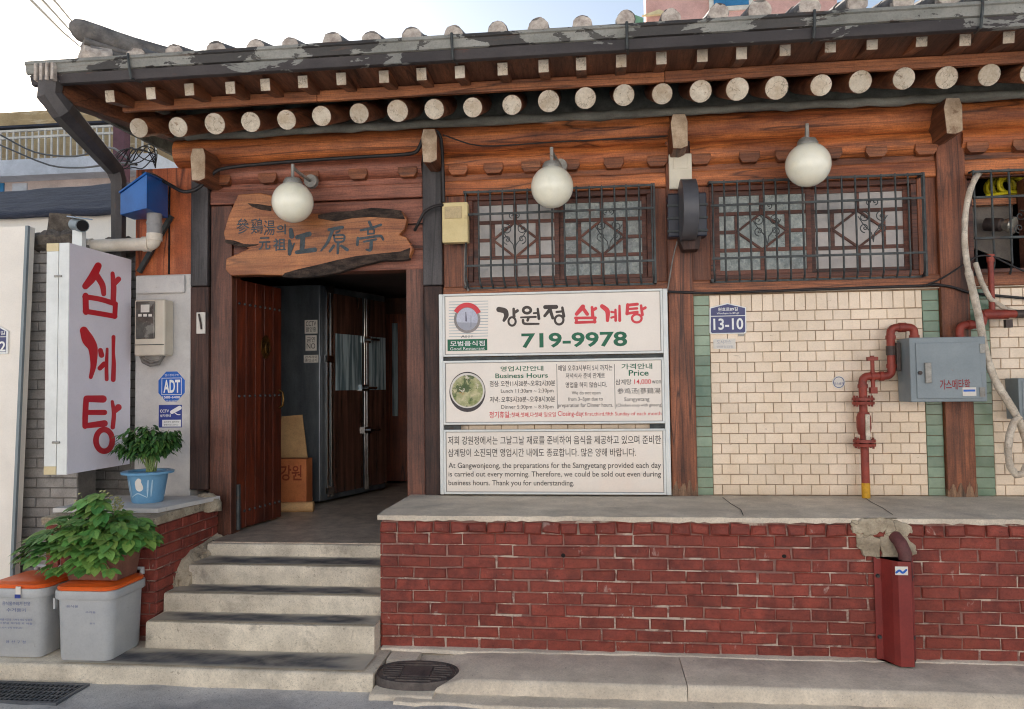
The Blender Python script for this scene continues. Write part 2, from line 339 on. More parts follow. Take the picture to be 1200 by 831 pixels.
M['brass'] = mat('old_brass', lin((150,112,60)), lin((84,64,40)), scale=20, rough=0.4, metallic=0.9)
M['window_wood'] = wood('window_muntin_wood', lin((132,76,54)), lin((86,48,36)), 'x', bump=0.15)
M['glass'] = mat('obscured_window_glass', lin((166,162,156)), lin((138,135,131)), grime=0.03, scale=5, rough=0.16, bump=0.5, bscale=22, bdist=0.01, spec=0.7, stains=((1.3,(1,1,1),0.45,0.6,lin((182,172,166)),0.8),))
M['glass_pattern'] = mat('patterned_window_glass', lin((136,146,142)), lin((176,182,176)), grime=0.03, scale=30, rough=0.14, bump=1.0, bscale=26, bdist=0.02, spec=0.9, stains=((34,(1,1,1),0.56,0.62,lin((200,204,200)),0.55),(2,(1,1,1),0.5,0.62,lin((112,116,116)),0.6)))
M['iron'] = mat('dark_iron', lin((82,88,88)), lin((58,60,60)), scale=20, rough=0.55, metallic=0.3, bump=0.3, bscale=60, stains=((10,(1,1,1),0.62,0.7,lin((96,66,52)),0.6),))
M['white_paint'] = mat('white_aluminium', lin((228,230,226)), lin((214,216,212)), grime=0.03, scale=5, rough=0.4, stains=((5,(1,1,0.4),0.62,0.75,lin((190,184,172)),0.5),))
M['gasket'] = mat('grey_rubber_gasket', lin((150,148,144)), None, rough=0.7)
M['panel_white'] = mat('sign_panel_white', lin((236,226,214)), lin((228,218,206)), grime=0.03, scale=1.5, rough=0.28, spec=0.5, stains=((1.0,(1,1,1.2),0.55,0.7,lin((236,216,200)),0.6),))
M['panel_lilac'] = mat('sign_panel_lilac', lin((238,232,240)), lin((230,224,232)), grime=0.03, scale=1.5, rough=0.35)
M['beige_cap'] = mat('beige_plastic', lin((222,206,166)), lin((206,188,146)), grime=0.03, scale=6, rough=0.5)
M['red_letter'] = mat('red_lettering', lin((206,28,44)), lin((196,24,40)), grime=0.03, scale=8, rough=0.4)
M['pink_letter'] = mat('red_sign_lettering', lin((216,56,66)), lin((206,46,58)), grime=0.03, scale=8, rough=0.4)
M['dark_letter'] = mat('dark_lettering', lin((74,64,58)), lin((60,52,48)), grime=0.03, scale=8, rough=0.5)
M['black_letter'] = mat('black_lettering', lin((60,54,52)), lin((50,46,44)), grime=0.03, scale=8, rough=0.5)
M['green_letter'] = mat('green_lettering', lin((10,104,72)), lin((8,92,64)), grime=0.03, scale=8, rough=0.45)
M['white_letter'] = mat('white_lettering', lin((236,236,232)), lin((226,226,224)), grime=0.03, scale=8, rough=0.5)
M['slate_letter'] = mat('slate_painted_lettering', lin((74,86,92)), lin((52,60,64)), scale=30, rough=0.6)
M['navy'] = mat('navy_enamel', lin((66,70,116)), lin((58,62,106)), grime=0.03, scale=6, rough=0.35)
M['blue_sticker'] = mat('blue_sticker', lin((26,98,190)), lin((22,90,178)), grime=0.03, scale=6, rough=0.35)
M['navy_sticker'] = mat('navy_sticker', lin((42,62,140)), lin((38,56,130)), grime=0.03, scale=6, rough=0.35)
M['paper'] = mat('white_paper', lin((222,216,206)), lin((208,202,192)), grime=0.03, scale=8, rough=0.7)
M['grey_print'] = mat('grey_print', lin((168,170,180)), lin((150,150,160)), grime=0.03, scale=10, rough=0.5)
M['stripe'] = mat('pale_blue_stripe', lin((176,186,188)), lin((166,176,180)), grime=0.03, scale=8, rough=0.5)
M['soup'] = mat('soup_print', lin((212,202,160)), lin((126,140,78)), scale=18, rough=0.5, stains=((16,(1,1,1),0.53,0.57,lin((62,86,46)),0.85),(24,(1,1,1),0.60,0.64,lin((230,222,200)),0.85),(11,(1,1,1),0.62,0.66,lin((196,132,72)),0.8)))
M['bowl_dark'] = mat('bowl_print', lin((84,74,74)), lin((58,52,54)), scale=6, rough=0.5)
M['globe'] = mat('opal_glass_globe', lin((244,240,222)), lin((238,234,214)), grime=0.03, scale=3, rough=0.10, spec=0.5, coat=0.3, stains=((2.5,(1,1,1),0.58,0.8,lin((204,200,178)),0.6),))
_p = M['globe'].node_tree.nodes['Principled BSDF']; _p.inputs['Subsurface Weight'].default_value = 0.85
_p.inputs['Subsurface Radius'].default_value = (1, 0.95, 0.85); _p.inputs['Subsurface Scale'].default_value = 0.12
M['grey_metal'] = mat('grey_galvanised_metal', lin((172,170,162)), lin((140,136,130)), scale=14, rough=0.5, metallic=0.4, stains=((18,(1,1,1),0.62,0.7,lin((118,84,62)),0.6),))
M['box_grey'] = mat('blue_grey_painted_steel', lin((136,146,150)), lin((124,134,138)), grime=0.06, scale=4, rough=0.45, bump=0.05, stains=((5,(1,1,0.6),0.62,0.74,lin((112,116,116)),0.6),(30,(1,1,1),0.70,0.74,lin((150,110,90)),0.5)))
M['box_cream'] = mat('cream_plastic_box', lin((230,212,160)), lin((216,196,142)), grime=0.06, scale=6, rough=0.5, stains=((10,(1,1,1),0.62,0.7,lin((170,146,100)),0.5),))
M['box_white'] = mat('white_plastic_box', lin((226,218,198)), lin((212,204,184)), grime=0.03, scale=6, rough=0.5)
M['red_pipe'] = mat('red_painted_pipe', lin((160,68,52)), lin((132,54,44)), scale=10, rough=0.5, bump=0.15, bscale=40, stains=((16,(1,1,1),0.62,0.68,lin((92,52,44)),0.7),))
M['red_cover'] = mat('dark_red_steel_cover', lin((140,52,46)), lin((120,44,40)), grime=0.12, scale=5, rough=0.45, stains=((6,(1,1,0.4),0.62,0.75,lin((106,46,46)),0.6),))
M['yellow'] = mat('yellow_paint', lin((226,172,38)), lin((212,152,30)), scale=12, rough=0.5)
M['steel_pipe'] = mat('dark_steel_pipe', lin((96,84,78)), lin((66,56,54)), scale=14, rough=0.55, metallic=0.4)
M['hose'] = mat('wrapped_pale_hose', lin((230,218,200)), lin((192,176,156)), crack=((14,(1,1,1),0.012,0.4),), scale=18, rough=0.75, bump=0.8, bscale=50, bdist=0.01)
M['cable'] = mat('black_cable', lin((50,46,46)), lin((36,34,34)), scale=20, rough=0.5)
M['cable_grey'] = mat('grey_cable', lin((150,144,136)), lin((120,114,108)), scale=20, rough=0.6)
M['pvc'] = mat('ivory_pvc_pipe', lin((222,212,196)), lin((204,192,174)), grime=0.06, scale=8, rough=0.4)
M['pvc_grey'] = mat('grey_pvc_pipe', lin((150,148,146)), lin((132,130,130)), grime=0.06, scale=8, rough=0.45)
M['blue_box'] = mat('blue_painted_metal', lin((34,100,176)), lin((28,86,156)), grime=0.06, scale=6, rough=0.4, stains=((8,(1,1,1),0.66,0.70,lin((150,170,190)),0.6),))
M['downpipe'] = mat('dark_painted_downpipe', lin((92,86,84)), lin((66,62,62)), scale=5, stretch=(1,1,0.4), rough=0.5, stains=((8,(1,1,1),0.62,0.68,lin((110,78,62)),0.5),))
M['pillar'] = mat('grey_painted_pillar', lin((212,208,202)), lin((192,188,184)), grime=0.06, scale=4, rough=0.7, bump=0.25, bscale=40, stains=((3,(1,1,0.5),0.56,0.76,lin((164,158,150)),0.6),(22,(1,1,1),0.66,0.72,lin((132,126,122)),0.5)))
M['meter'] = mat('beige_meter_case', lin((212,202,184)), lin((198,188,170)), grime=0.03, scale=6, rough=0.45)
M['meter_glass'] = mat('dark_meter_window', lin((96,92,84)), lin((70,68,64)), scale=12, rough=0.1, coat=0.4, stains=((9,(1,1,1),0.56,0.62,lin((150,146,136)),0.6),))
M['grey_brick'] = mat('grey_painted_brick', lin((178,172,166)), lin((150,145,140)), scale=8, rough=0.85, island=0.08, bump=0.5, bscale=40)
M['grey_brick_mortar'] = mat('grey_mortar', lin((136,130,124)), lin((110,106,102)), scale=8, rough=0.95, bump=0.4)
M['rubble'] = mat('rough_stone_mortar', lin((132,122,110)), lin((84,76,70)), scale=12, rough=0.95, bump=1.0, bscale=26, bdist=0.02)
M['render_wall'] = mat('pale_rendered_wall', lin((242,234,222)), lin((234,226,214)), grime=0.04, scale=3, rough=0.7, bump=0.05, stains=((2,(1,1,0.4),0.6,0.8,lin((200,192,182)),0.5),))
M['bin_grey'] = mat('pale_grey_plastic', lin((178,180,180)), lin((166,168,170)), grime=0.06, scale=5, rough=0.45, stains=((3,(1,1,0.6),0.56,0.76,lin((150,148,142)),0.55),(24,(1,1,0.6),0.68,0.74,lin((120,114,108)),0.4)))
M['bin_orange'] = mat('orange_plastic', lin((232,104,40)), lin((220,92,34)), grime=0.06, scale=5, rough=0.4, stains=((6,(1,1,1),0.62,0.74,lin((206,120,76)),0.5),))
M['blue_print'] = mat('faded_blue_print', lin((70,84,140)), lin((100,110,150)), scale=30, rough=0.6)
M['pot_blue'] = mat('blue_plastic_pot', lin((116,164,198)), lin((98,150,188)), grime=0.06, scale=5, rough=0.35)
M['pot_white'] = mat('pale_pot_decoration', lin((186,210,222)), lin((166,196,212)), grime=0.06, scale=8, rough=0.45)
M['pot_brown'] = mat('brown_clay_planter', lin((138,94,78)), lin((112,74,62)), scale=7, rough=0.75, bump=0.2)
M['soil'] = mat('potting_soil', lin((70,56,46)), lin((46,38,32)), scale=40, rough=1.0, bump=1.0)
M['leaf_dark'] = mat('dark_green_leaf', lin((74,118,58)), lin((46,84,42)), scale=9, rough=0.45, island=0.35, icol=(lin((104,140,66)), 0.6, 0.5), spec=0.4)
M['leaf_mid'] = mat('fresh_green_leaf', lin((120,168,84)), lin((66,122,58)), scale=8, rough=0.5, island=0.32, icol=(lin((158,180,90)), 0.55, 0.5), spec=0.35)
M['stem'] = mat('pale_green_stem', lin((140,160,96)), lin((108,124,72)), scale=10, rough=0.6)
M['flower'] = mat('pale_blossom', lin((196,190,140)), lin((160,160,110)), scale=20, rough=0.7)
M['cast_iron'] = mat('cast_iron_cover', lin((112,104,100)), lin((80,74,72)), scale=10, rough=0.6, metallic=0.3, bump=0.5, bscale=60, stains=((4,(1,1,1),0.58,0.7,lin((128,112,98)),0.5),))
M['grate'] = mat('grey_steel_grate', lin((110,114,120)), lin((88,92,98)), scale=8, rough=0.5, metallic=0.4)
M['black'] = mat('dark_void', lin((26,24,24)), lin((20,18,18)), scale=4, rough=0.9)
M['speaker'] = mat('dark_grey_rim', lin((84,84,88)), lin((66,66,70)), grime=0.06, scale=4, rough=0.4)
M['navy_black'] = mat('black_plastic', lin((40,44,60)), lin((30,32,44)), grime=0.06, scale=6, rough=0.3)
M['cardboard'] = mat('brown_cardboard', lin((226,182,128)), lin((206,160,110)), scale=5, rough=0.8)
M['orange_box'] = mat('orange_printed_box', lin((206,124,72)), lin((186,106,60)), scale=6, rough=0.7)
M['bld_beige'] = mat('beige_building_wall', lin((196,170,130)), lin((176,150,112)), scale=1.2, rough=0.85, stains=((9,(0.2,1,1.5),0.55,0.62,lin((226,206,172)),0.6),))
M['bld_white'] = mat('pale_balcony_wall', lin((206,210,220)), lin((192,196,206)), scale=1.2, rough=0.8)
M['bld_pinkish'] = mat('pinkish_building_wall', lin((206,188,182)), lin((194,176,170)), scale=1.2, rough=0.85)
M['bld_pink'] = mat('pink_rendered_wall', lin((226,180,172)), lin((216,168,160)), scale=0.8, rough=0.85)
M['bld_window'] = mat('blue_window_glass', lin((60,130,180)), lin((50,116,166)), scale=2, rough=0.1)
M['railing'] = mat('white_railing', lin((226,222,214)), lin((206,202,196)), scale=4, rough=0.5)
M['tarp'] = mat('dark_slate_shingle', lin((58,60,74)), lin((40,42,54)), scale=3, stretch=(1,1,3), rough=0.6, bump=0.6, bscale=9, bdist=0.05)
M['column'] = mat('maroon_column', lin((112,74,84)), lin((92,60,70)), scale=3, rough=0.6)
M['green_roof'] = mat('green_roof_sheet', lin((126,170,140)), lin((106,150,120)), scale=3, rough=0.6)
M['yellow_bundle'] = mat('yellow_hose_plastic', lin((222,206,40)), lin((200,184,30)), scale=8, rough=0.45)
M['lamp_glass'] = mat('clear_reflector', lin((196,190,176)), lin((150,146,136)), scale=12, rough=0.1, metallic=0.6)
M['board_grey'] = mat('grey_board', lin((142,134,124)), lin((116,108,100)), scale=3, rough=0.7)

# ------------------------------------------------------------------ ground
KERB_Y = -1.24
def sheet(x0, x1, y0, y1, z, nx, ny, amp, seed=1):
    rnd = random.Random(seed); b = MB(); vs = []
    for j in range(ny+1):
        for i in range(nx+1):
            vs.append((x0+(x1-x0)*i/nx, y0+(y1-y0)*j/ny, z+rnd.uniform(-amp, amp)))
    b.add(vs, [(j*(nx+1)+i, j*(nx+1)+i+1, (j+1)*(nx+1)+i+1, (j+1)*(nx+1)+i) for j in range(ny) for i in range(nx)]); return b
ROAD_Z = -0.095
b = sheet(-200, 200, -200, 200, -0.13, 1, 1, 0); struct(b.build('ground', M['road']))
b = sheet(-5.5, 4.5, -4.2, -0.6, ROAD_Z, 160, 44, 0.003); struct(b.build('road', M['road'], smooth=60))
# the kerb strip at the foot of the terrace: a bevelled concrete bench with a rounded, slightly uneven nose
def nosed_strip(x0, x1, yb, yf, zt, zb, nose, amp, seed, step=0.06):
    rnd = random.Random(seed); b = MB(); n = max(2, int((x1-x0)/step)); vs = []; prev = 0
    for i in range(n+1):
        x = x0+(x1-x0)*i/n; prev = prev*0.7+rnd.uniform(-amp, amp); d = prev
        prof = [(yb, zt+0.004), ((yb+yf)/2, zt+rnd.uniform(-amp, amp)*0.3), (yf+nose+d, zt-0.002), (yf+nose*0.35+d, zt-nose*0.3), (yf+d, zt-nose), (yf-0.004+d, zb), (yb, zb)]
        vs += [(x, p[0], p[1]) for p in prof]
    k = 7
    fs = [(i*k+j, i*k+(j+1) % k, (i+1)*k+(j+1) % k, (i+1)*k+j) for i in range(n) for j in range(k)]
    fs += [tuple(range(k))[::-1], tuple(range(n*k, n*k+k))]
    b.add(vs, fs); return b
b = nosed_strip(-1.19, -1.022, -0.74, -0.985, -0.004, -0.11, 0.03, 0.006, 13); struct(b.build('kerb', M['concrete'], smooth=50))
b = nosed_strip(-1.19, -0.86, -0.9, -1.30, -0.066, -0.12, 0.02, 0.008, 14); struct(b.build('pavement', M['concrete'], smooth=50))
b = nosed_strip(-1.02, 0.42, -0.74, KERB_Y, 0.0, -0.11, 0.02, 0.004, 3)
for i_, q_ in enumerate(b.v):
    k_ = max(0.0, min(1.0, (-0.70-q_.x)/0.22)); k_ = k_*k_*(3-2*k_)
    if q_.z > -0.1 and q_.y < -0.9: b.v[i_] = V((q_.x, q_.y+0.02*k_, q_.z-0.062*k_))
struct(b.build('kerb', M['concrete'], smooth=50))
b = nosed_strip(0.424, 4.2, -0.74, KERB_Y+0.01, 0.002, -0.11, 0.02, 0.004, 4); struct(b.build('kerb', M['concrete'], smooth=50))
# landing slab at the left, under the bins and the lowest step
b = nosed_strip(-4.2, -1.2, -0.6, -1.20, 0.0, -0.12, 0.018, 0.005, 5); struct(b.build('pavement', M['step_concrete'], smooth=50))
# ragged apron of cement where the kerb meets the road
b = nosed_strip(-1.05, 4.2, -1.2, -1.34, -0.078, -0.1, 0.01, 0.012, 8); struct(b.build('pavement', M['concrete'], smooth=60))

# ------------------------------------------------------------------ the building
PX = [-2.805, -1.113, 0.561, 2.283, 4.0]
HB = thing('hanok_building', 'single storey wooden tiled-roof restaurant house with cream tile walls, round rafters and grilled windows', 'house', (0.4, 0, 0.77))
# posts
def post(x, wd, z0, z1, yf, m, name='post'):
    b = MB(); b.box(x-wd/2, x+wd/2, yf, yf+0.16, z0, z1); return b.build(name, m, HB, bevel=0.008)
post(PX[0], 0.135, 0.80, 2.24, -0.03, M['wood_z_dark']); post(PX[0], 0.128, 2.243, 3.1, -0.04, M['wood_z_slate'])
post(PX[1], 0.13, 0.765, 2.2, -0.03, M['wood_z_dark']); post(PX[1], 0.136, 2.203, 3.15, -0.04, M['wood_z_slate'])
post(PX[2], 0.165, 0.765, 3.2, -0.035, M['wood_z']); post(PX[3], 0.175, 0.765, 3.2, -0.035, M['wood_z']); post(PX[4], 0.17, 0.765, 3.2, -0.035, M['wood_z'])
# bleached feet of two posts
for x, wd, h in ((PX[2], 0.167, 0.12), (PX[3], 0.177, 0.10)):
    b = MB(); n = 26; top = [(x-wd/2+wd*i/n, -0.0375, 0.766+h*(0.5+0.25*math.sin(i*0.9+x*7)+random.uniform(-.12, .3))) for i in range(n+1)]
    b.prism([(x-wd/2, -0.0375, 0.766)]+top+[(x+wd/2, -0.0375, 0.766)], (0, 0.03, 0)); 
    b.build('post_foot', M['beam_end'] if False else wood('bleached_wood', lin((176,138,104)), lin((124,86,60)), 'z'), HB)
# horizontal members of the bays
def hbeam(x0, x1, z0, z1, yf, yb, m, name, bev=0.008):
    b = MB(); b.box(x0, x1, yf, yb, z0, z1); return b.build(name, m, HB, bevel=bev)
def log(x0, x1, z, y, r, m, name):
    b = MB(); n = 12; pts = []; rr = []
    for i in range(n+1):
        t = i/n; pts.append((x0+(x1-x0)*t, y+random.uniform(-.003, .003), z+random.uniform(-.004, .004))); rr.append(r*random.uniform(0.98, 1.02))
    b.tube(pts, rr, 20); return b.build(name, m, HB, smooth=50)
segs = [(-2.99, PX[1]-0.05), (PX[1]-0.05, PX[2]-0.05), (PX[2]-0.05, PX[3]-0.06), (PX[3]-0.06, 4.0)]
for i, (a, c) in enumerate(segs):
    log(a, c-0.004, 3.215, 0.02, 0.105, M['wood_x'], 'purlin_log')
    log(a+0.13, c-0.02, 3.05, 0.03, 0.088, M['wood_x'] if i else M['wood_x_purple'], 'purlin_support')
for i in range(4):
    a, c = PX[i]+0.07, PX[i+1]-0.07
    m = M['wood_x'] if i else M['wood_x_purple']; md = M['wood_x_dark'] if i else M['wood_x_purple']
    hbeam(a, c, 2.925, 2.975, -0.005, 0.1, md, 'block_board')
    hbeam(a, c, 2.825, 2.925, -0.02, 0.1, m if i != 2 else m, 'upper_beam')
    # bracket blocks
    n = 6 if i else 5
    for k in range(n):
        x = a+(c-a)*(k+0.35)/(n-0.3)+random.uniform(-.03, .03)
        b = MB(); b.prism([(x-0.066, -0.062, 3.03), (x+0.066, -0.062, 3.03), (x+0.068, -0.062, 2.99), (x+0.046, -0.062, 2.958), (x-0.046, -0.062, 2.958), (x-0.068, -0.062, 2.99)], (0, 0.09, 0))
        b.build('bracket_block', M['wood_orange'] if (k*2+i) % 5 == 0 and i else M['wood_x_dark'], HB, bevel=0.005)
    if i >= 1:
        hbeam(a, c, 2.105, 2.19, -0.025, 0.1, M['wood_x_dark'], 'sill_beam')
# wooden walls round the windows
WIN = {1: rectw(548, 226, 765, 337, 0.0), 2: rectw(832, 207, 1076, 327, 0.0), 3: rectw(1135, 197, 1330, 315, 0.0)}
for i in (1, 2, 3):
    a, c = PX[i]+0.07, PX[i+1]-0.07; X0, X1, Z0, Z1 = WIN[i]
    if X1 > c-0.02: X1 = c-0.05
    WIN[i] = (X0, X1, 2.19, 2.825)
    b = MB(); b.box(a, X0, 0.0, 0.08, 2.19, 2.825); b.build('side_board', M['wood_z'], HB, bevel=0.004)
    b = MB(); b.box(X1, c, 0.0, 0.08, 2.19, 2.825); b.build('side_board', M['wood_z'], HB, bevel=0.004)
# tile walls
def tile_wall(x0, x1, gl, gr):
    zb, zt = 0.772, 2.1
    b = MB(); b.box(x0, x1, 0.006, 0.1, 0.74, zt); b.build('tile_backing', M['grout'], HB)
    cream = MB(); green = MB()
    tw, th, g = 0.1125, 0.0668, 0.0032
    a, c = x0+(gl if gl else 0), x1-(gr if gr else 0)
    x = a; zs = zt-0.012-0.112
    while x < c-0.02:                                   # upright course along the top
        xe = min(x+0.0685, c); cream.pillow(x+g/2, xe-g/2, zs+g, zt-0.010, 0.01, -0.003, 0.003, 0.0008); x = xe
    z = zs; row = 0
    while z > zb+0.01:
        zl = max(z-th, zb); x = a; first = True
        while x < c-0.012:
            wd = tw*(0.52 if (first and row % 2) else 1.0); xe = min(x+wd, c)
            if c-xe < 0.012: xe = c
            cream.pillow(x+g/2, xe-g/2, zl+g/2, z-g/2, 0.01, -0.003+random.uniform(-.0006, .0006), 0.003, 0.0008); x = xe; first = False
        z -= th; row += 1
    cream.build('cream_tiling', M['cream_tile'], HB)
    for s0, s1 in ((x0, a), (c, x1)):
        if s1-s0 < 0.02: continue
        z = zt-0.01; green = MB()
        while z > zb+0.01:
            zl = max(z-0.0668, zb); green.pillow(s0+0.002, s1-0.002, zl+0.0015, z-0.0015, 0.01, -0.003+random.uniform(-.0008, .0008), 0.002, 0.0006); z -= 0.0668
        green.build('green_tile_border', M['green_tile'], HB)
tile_wall(PX[1]+0.065, PX[2]-0.0825, 0.0, 0.0)
tile_wall(PX[2]+0.0825, PX[3]-0.0875, 0.105, 0.105)
tile_wall(PX[3]+0.0875, PX[4]-0.085, 0.125, 0.1)
for i in (1, 2, 3):                                       # slanting cap above the tiles
    b = MB(); b.box(PX[i]+0.085, PX[i+1]-0.085, -0.012, 0.05, 2.100, 2.106); b.build('tile_cap', M['concrete'], HB)
# beam heads
def beam_head(px, py, x, wpx=22, hpx=44):
    c = at(px, py, -0.26); r0 = 0.052; hh = 0.115
    sh = [(-r0*.75, hh), (r0*.75, hh*.98), (r0*1.05, hh*.55), (r0, -hh*.85), (r0*.2, -hh), (-r0*.8, -hh*.95), (-r0*1.05, hh*.5)]
    b = MB(); b.prism([c+V((p[0], 0, p[1])) for p in sh], (0, 0.36, 0.0)); o = b.build('beam_head', M['wood_y'], HB, bevel=0.004)
    b = MB(); b.prism([c+V((p[0]*.96, -0.004, p[1]*.97)) for p in sh], (0, 0.0035, 0)); b.build('painted_end', M['beam_end'], o)
for px, py in ((232, 193), (503, 171), (796, 154), (1117, 136)): beam_head(px, py, 0)
# eave: rafters, boards, flying rafters
RAD = -0.6; SL = 0.42
raf = [(163,150),(209,149),(252,145),(294,143),(336,140.5),(377,136),(421,133),(466,130),(509,128),(554,126),(600,123),(643,118.5),(686,115),(731,111.5),(776,110),(821,107),(864,104.5),(910,103),(962,100),(1008,96),(1059,92),(1109,91),(1159,88),(1208,85),(1258,82),(1308,78),(1360,75),(1412,71),(1466,67),(1520,63),(1576,59)]
for i, (px, py) in enumerate(raf):
    c = at(px, py, RAD); r = 0.064*random.uniform(0.93, 1.06)
    lean = -0.06 if i > 1 else 0.02
    d = V((lean*0.3, 1.0, SL)).normalized()
    b = MB(); b.tube([c, c+d*0.4, c+d*0.85], [r, r*1.03, r*1.05], 18); o = b.build('rafter', M['wood_y'], HB, smooth=50)
    e = MB(); e.tube([c-d*0.006+V((0,0,0)), c-d*0.001], [r*0.97, r*0.985], 18); e.build('painted_end', M['rafter_end'], o, smooth=50)
fly = [(129,113),(177,109.5),(222,105),(270,103),(311,99.5),(355,96),(400,92.5),(450,90),(494,87),(539,84.5),(589,81),(637,77.5),(681,75),(728,71.5),(775,68),(823,65),(869,62),(920,58),(973,54),(1022,50.5),(1080,47),(1131,46),(1182,43),(1232,40),(1284,37),(1336,33),(1390,29),(1446,25),(1504,21),(1562,17)]
for i, (px, py) in enumerate(fly):
    c = at(px, py, -0.82); d = V((0, 1, 0.18)).normalized(); u = V((0, -0.18, 1)).normalized()
    b = MB(); b.obox(c+d*0.16, (0.031, 0, 0), d*0.16, u*0.037); o = b.build('flying_rafter', M['wood_y'], HB, bevel=0.004)
    e = MB(); e.obox(c-d*0.002, (0.029, 0, 0), d*0.0018, u*0.035); e.build('painted_end', M['rafter_end'], o)
xl, xr = -3.02, 4.1
def slab(pts, t, name, m):
    b = MB(); b.prism(pts, t); return b.build(name, m, HB)
for a, c in ((-3.02, -1.72), (-1.717, 0.43), (0.433, 2.6), (2.603, 4.1)):
    b = MB(); b.box(a, c, -0.615, -0.585, 3.305, 3.372); b.build('eave_board', M['wood_orange'], HB, bevel=0.004)
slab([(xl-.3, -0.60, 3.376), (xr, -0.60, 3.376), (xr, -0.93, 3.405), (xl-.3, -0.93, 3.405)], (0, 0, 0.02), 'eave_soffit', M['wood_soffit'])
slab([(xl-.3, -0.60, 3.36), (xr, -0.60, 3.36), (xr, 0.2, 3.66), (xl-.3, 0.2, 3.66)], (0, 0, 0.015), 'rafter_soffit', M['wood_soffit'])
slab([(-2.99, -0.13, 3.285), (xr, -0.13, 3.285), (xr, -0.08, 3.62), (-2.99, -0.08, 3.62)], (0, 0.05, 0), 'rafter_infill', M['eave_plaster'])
b = MB(); b.tube([(-2.85+i*0.1, -0.135+random.uniform(-.008, .008), 3.292+random.uniform(-.006, .006)) for i in range(70)], [0.03*random.uniform(.8, 1.15) for i in range(70)], 10); b.build('plaster_edge', M['ledge_plaster'], HB, smooth=60)
# corner rafter and verge at the left end
b = MB(); b.bar((-2.95, 0.0, 3.36), (-3.28, -0.86, 3.36), 0.1, (0, 0, 1), 0.14); b.build('corner_rafter', M['wood_y'], HB, bevel=0.01)
b = MB(); b.bar((-3.33, -0.9, 3.40), (-3.33, 2.6, 3.46), 0.03, (0, 0, 1), 0.1); b.build('verge_board', M['ledge_plaster'], HB)
slab([(-3.33, -0.9, 3.44), (-2.95, -0.9, 3.44), (-2.95, 2.6, 3.6), (-3.33, 2.6, 3.5)], (0, 0, 0.02), 'side_soffit', M['wood_soffit'])
# gutter: trough with a tall painted face and a darker lower return
gl = at(29, 90, -1.0).x
nG = 60; zt = 3.487
def gz(x): return 0.035*max(0, (-2.6-x)/0.8)**2*0 
def gut(prof, name, m, x0=gl, x1=4.1, n=80, amp=0.003):
    b = MB(); vs = []; k = len(prof)
    for i in range(n+1):
        x = x0+(x1-x0)*i/n; d = random.uniform(-amp, amp); vs += [(x, p[0]+d, p[1]+d*0.6) for p in prof]
    fs = [(i*k+j, i*k+(j+1) % k, (i+1)*k+(j+1) % k, (i+1)*k+j) for i in range(n) for j in range(k)] + [tuple(range(k))[::-1], tuple(range(n*k, n*k+k))]
    b.add(vs, fs); return b
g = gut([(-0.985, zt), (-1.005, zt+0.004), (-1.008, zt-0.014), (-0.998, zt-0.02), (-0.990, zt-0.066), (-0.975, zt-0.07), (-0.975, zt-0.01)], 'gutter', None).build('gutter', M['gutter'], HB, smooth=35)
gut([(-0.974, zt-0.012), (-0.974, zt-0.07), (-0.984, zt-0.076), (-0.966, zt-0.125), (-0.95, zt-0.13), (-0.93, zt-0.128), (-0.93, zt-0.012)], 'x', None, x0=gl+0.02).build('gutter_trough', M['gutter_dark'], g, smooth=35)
for px in (152, 530, 735, 955, 1152):
    x = at(px, 60, -1.0).x; b = MB()
    b.tube([(x, -1.015, zt+0.008), (x, -1.016, zt-0.02), (x, -1.004, zt-0.068), (x, -0.986, zt-0.13), (x+0.01, -0.90, zt-0.12)], 0.008, 6); b.build('gutter_strap', M['iron'], g)
# downpipe at the left end
o0 = at(60, 92, -0.96); e0 = at(58, 112, -0.95); e1 = at(72, 128, -0.9); e2 = at(134, 198, -0.12); e3 = at(139, 212, -0.08); e4 = at(139, 300, -0.06); e5 = at(139, 430, -0.06)
b = MB(); b.tube([o0, e0, e1, e2, e3, e4, e5], [0.07, 0.075, 0.078, 0.062, 0.056, 0.05, 0.05], 8); dp = b.build('downpipe', M['downpipe'], HB, smooth=30)
b = MB()
for k in range(4): b.box(o0.x-0.062+k*0.036, o0.x-0.044+k*0.036, -1.03, -0.99, zt-0.125, zt-0.02)
b.build('pipe_collar', M['tile_mortar'], dp, bevel=0.004)
# roof
TS = 0.29
b = MB(); b.prism([(gl+0.1, -0.97, zt-0.01), (4.2, -0.97, zt-0.01), (4.2, 3.2, zt-0.01+4.17*TS), (-2.2, 3.2, zt-0.01+4.17*TS), (-2.9, 0.3, zt+0.5)], (0, 0, 0.03))
roof = b.build('roof', M['roof_tile'], HB)
b = MB(); b.prism([(4.2, 3.2, zt+4.17*TS), (-2.2, 3.2, zt+4.17*TS), (-2.6, 7.2, zt), (4.2, 7.2, zt)], (0, 0, 0.03)); b.build('rear_roof', M['roof_tile'], HB)
ends = [(160,66),(205,62.5),(254,59),(300,55.5),(341,52),(390,48.5),(436,45.5),(483,42.5),(532,39),(583,36),(631,32),(682,28),(733,22),(786,18.5),(842,14.5),(890,11),(948,6),(1004,2),(1058,-2),(1112,-6),(1168,-10),(1226,-14),(1284,-19),(1344,-24),(1406,-29),(1468,-34),(1532,-39)]
rows = MB()
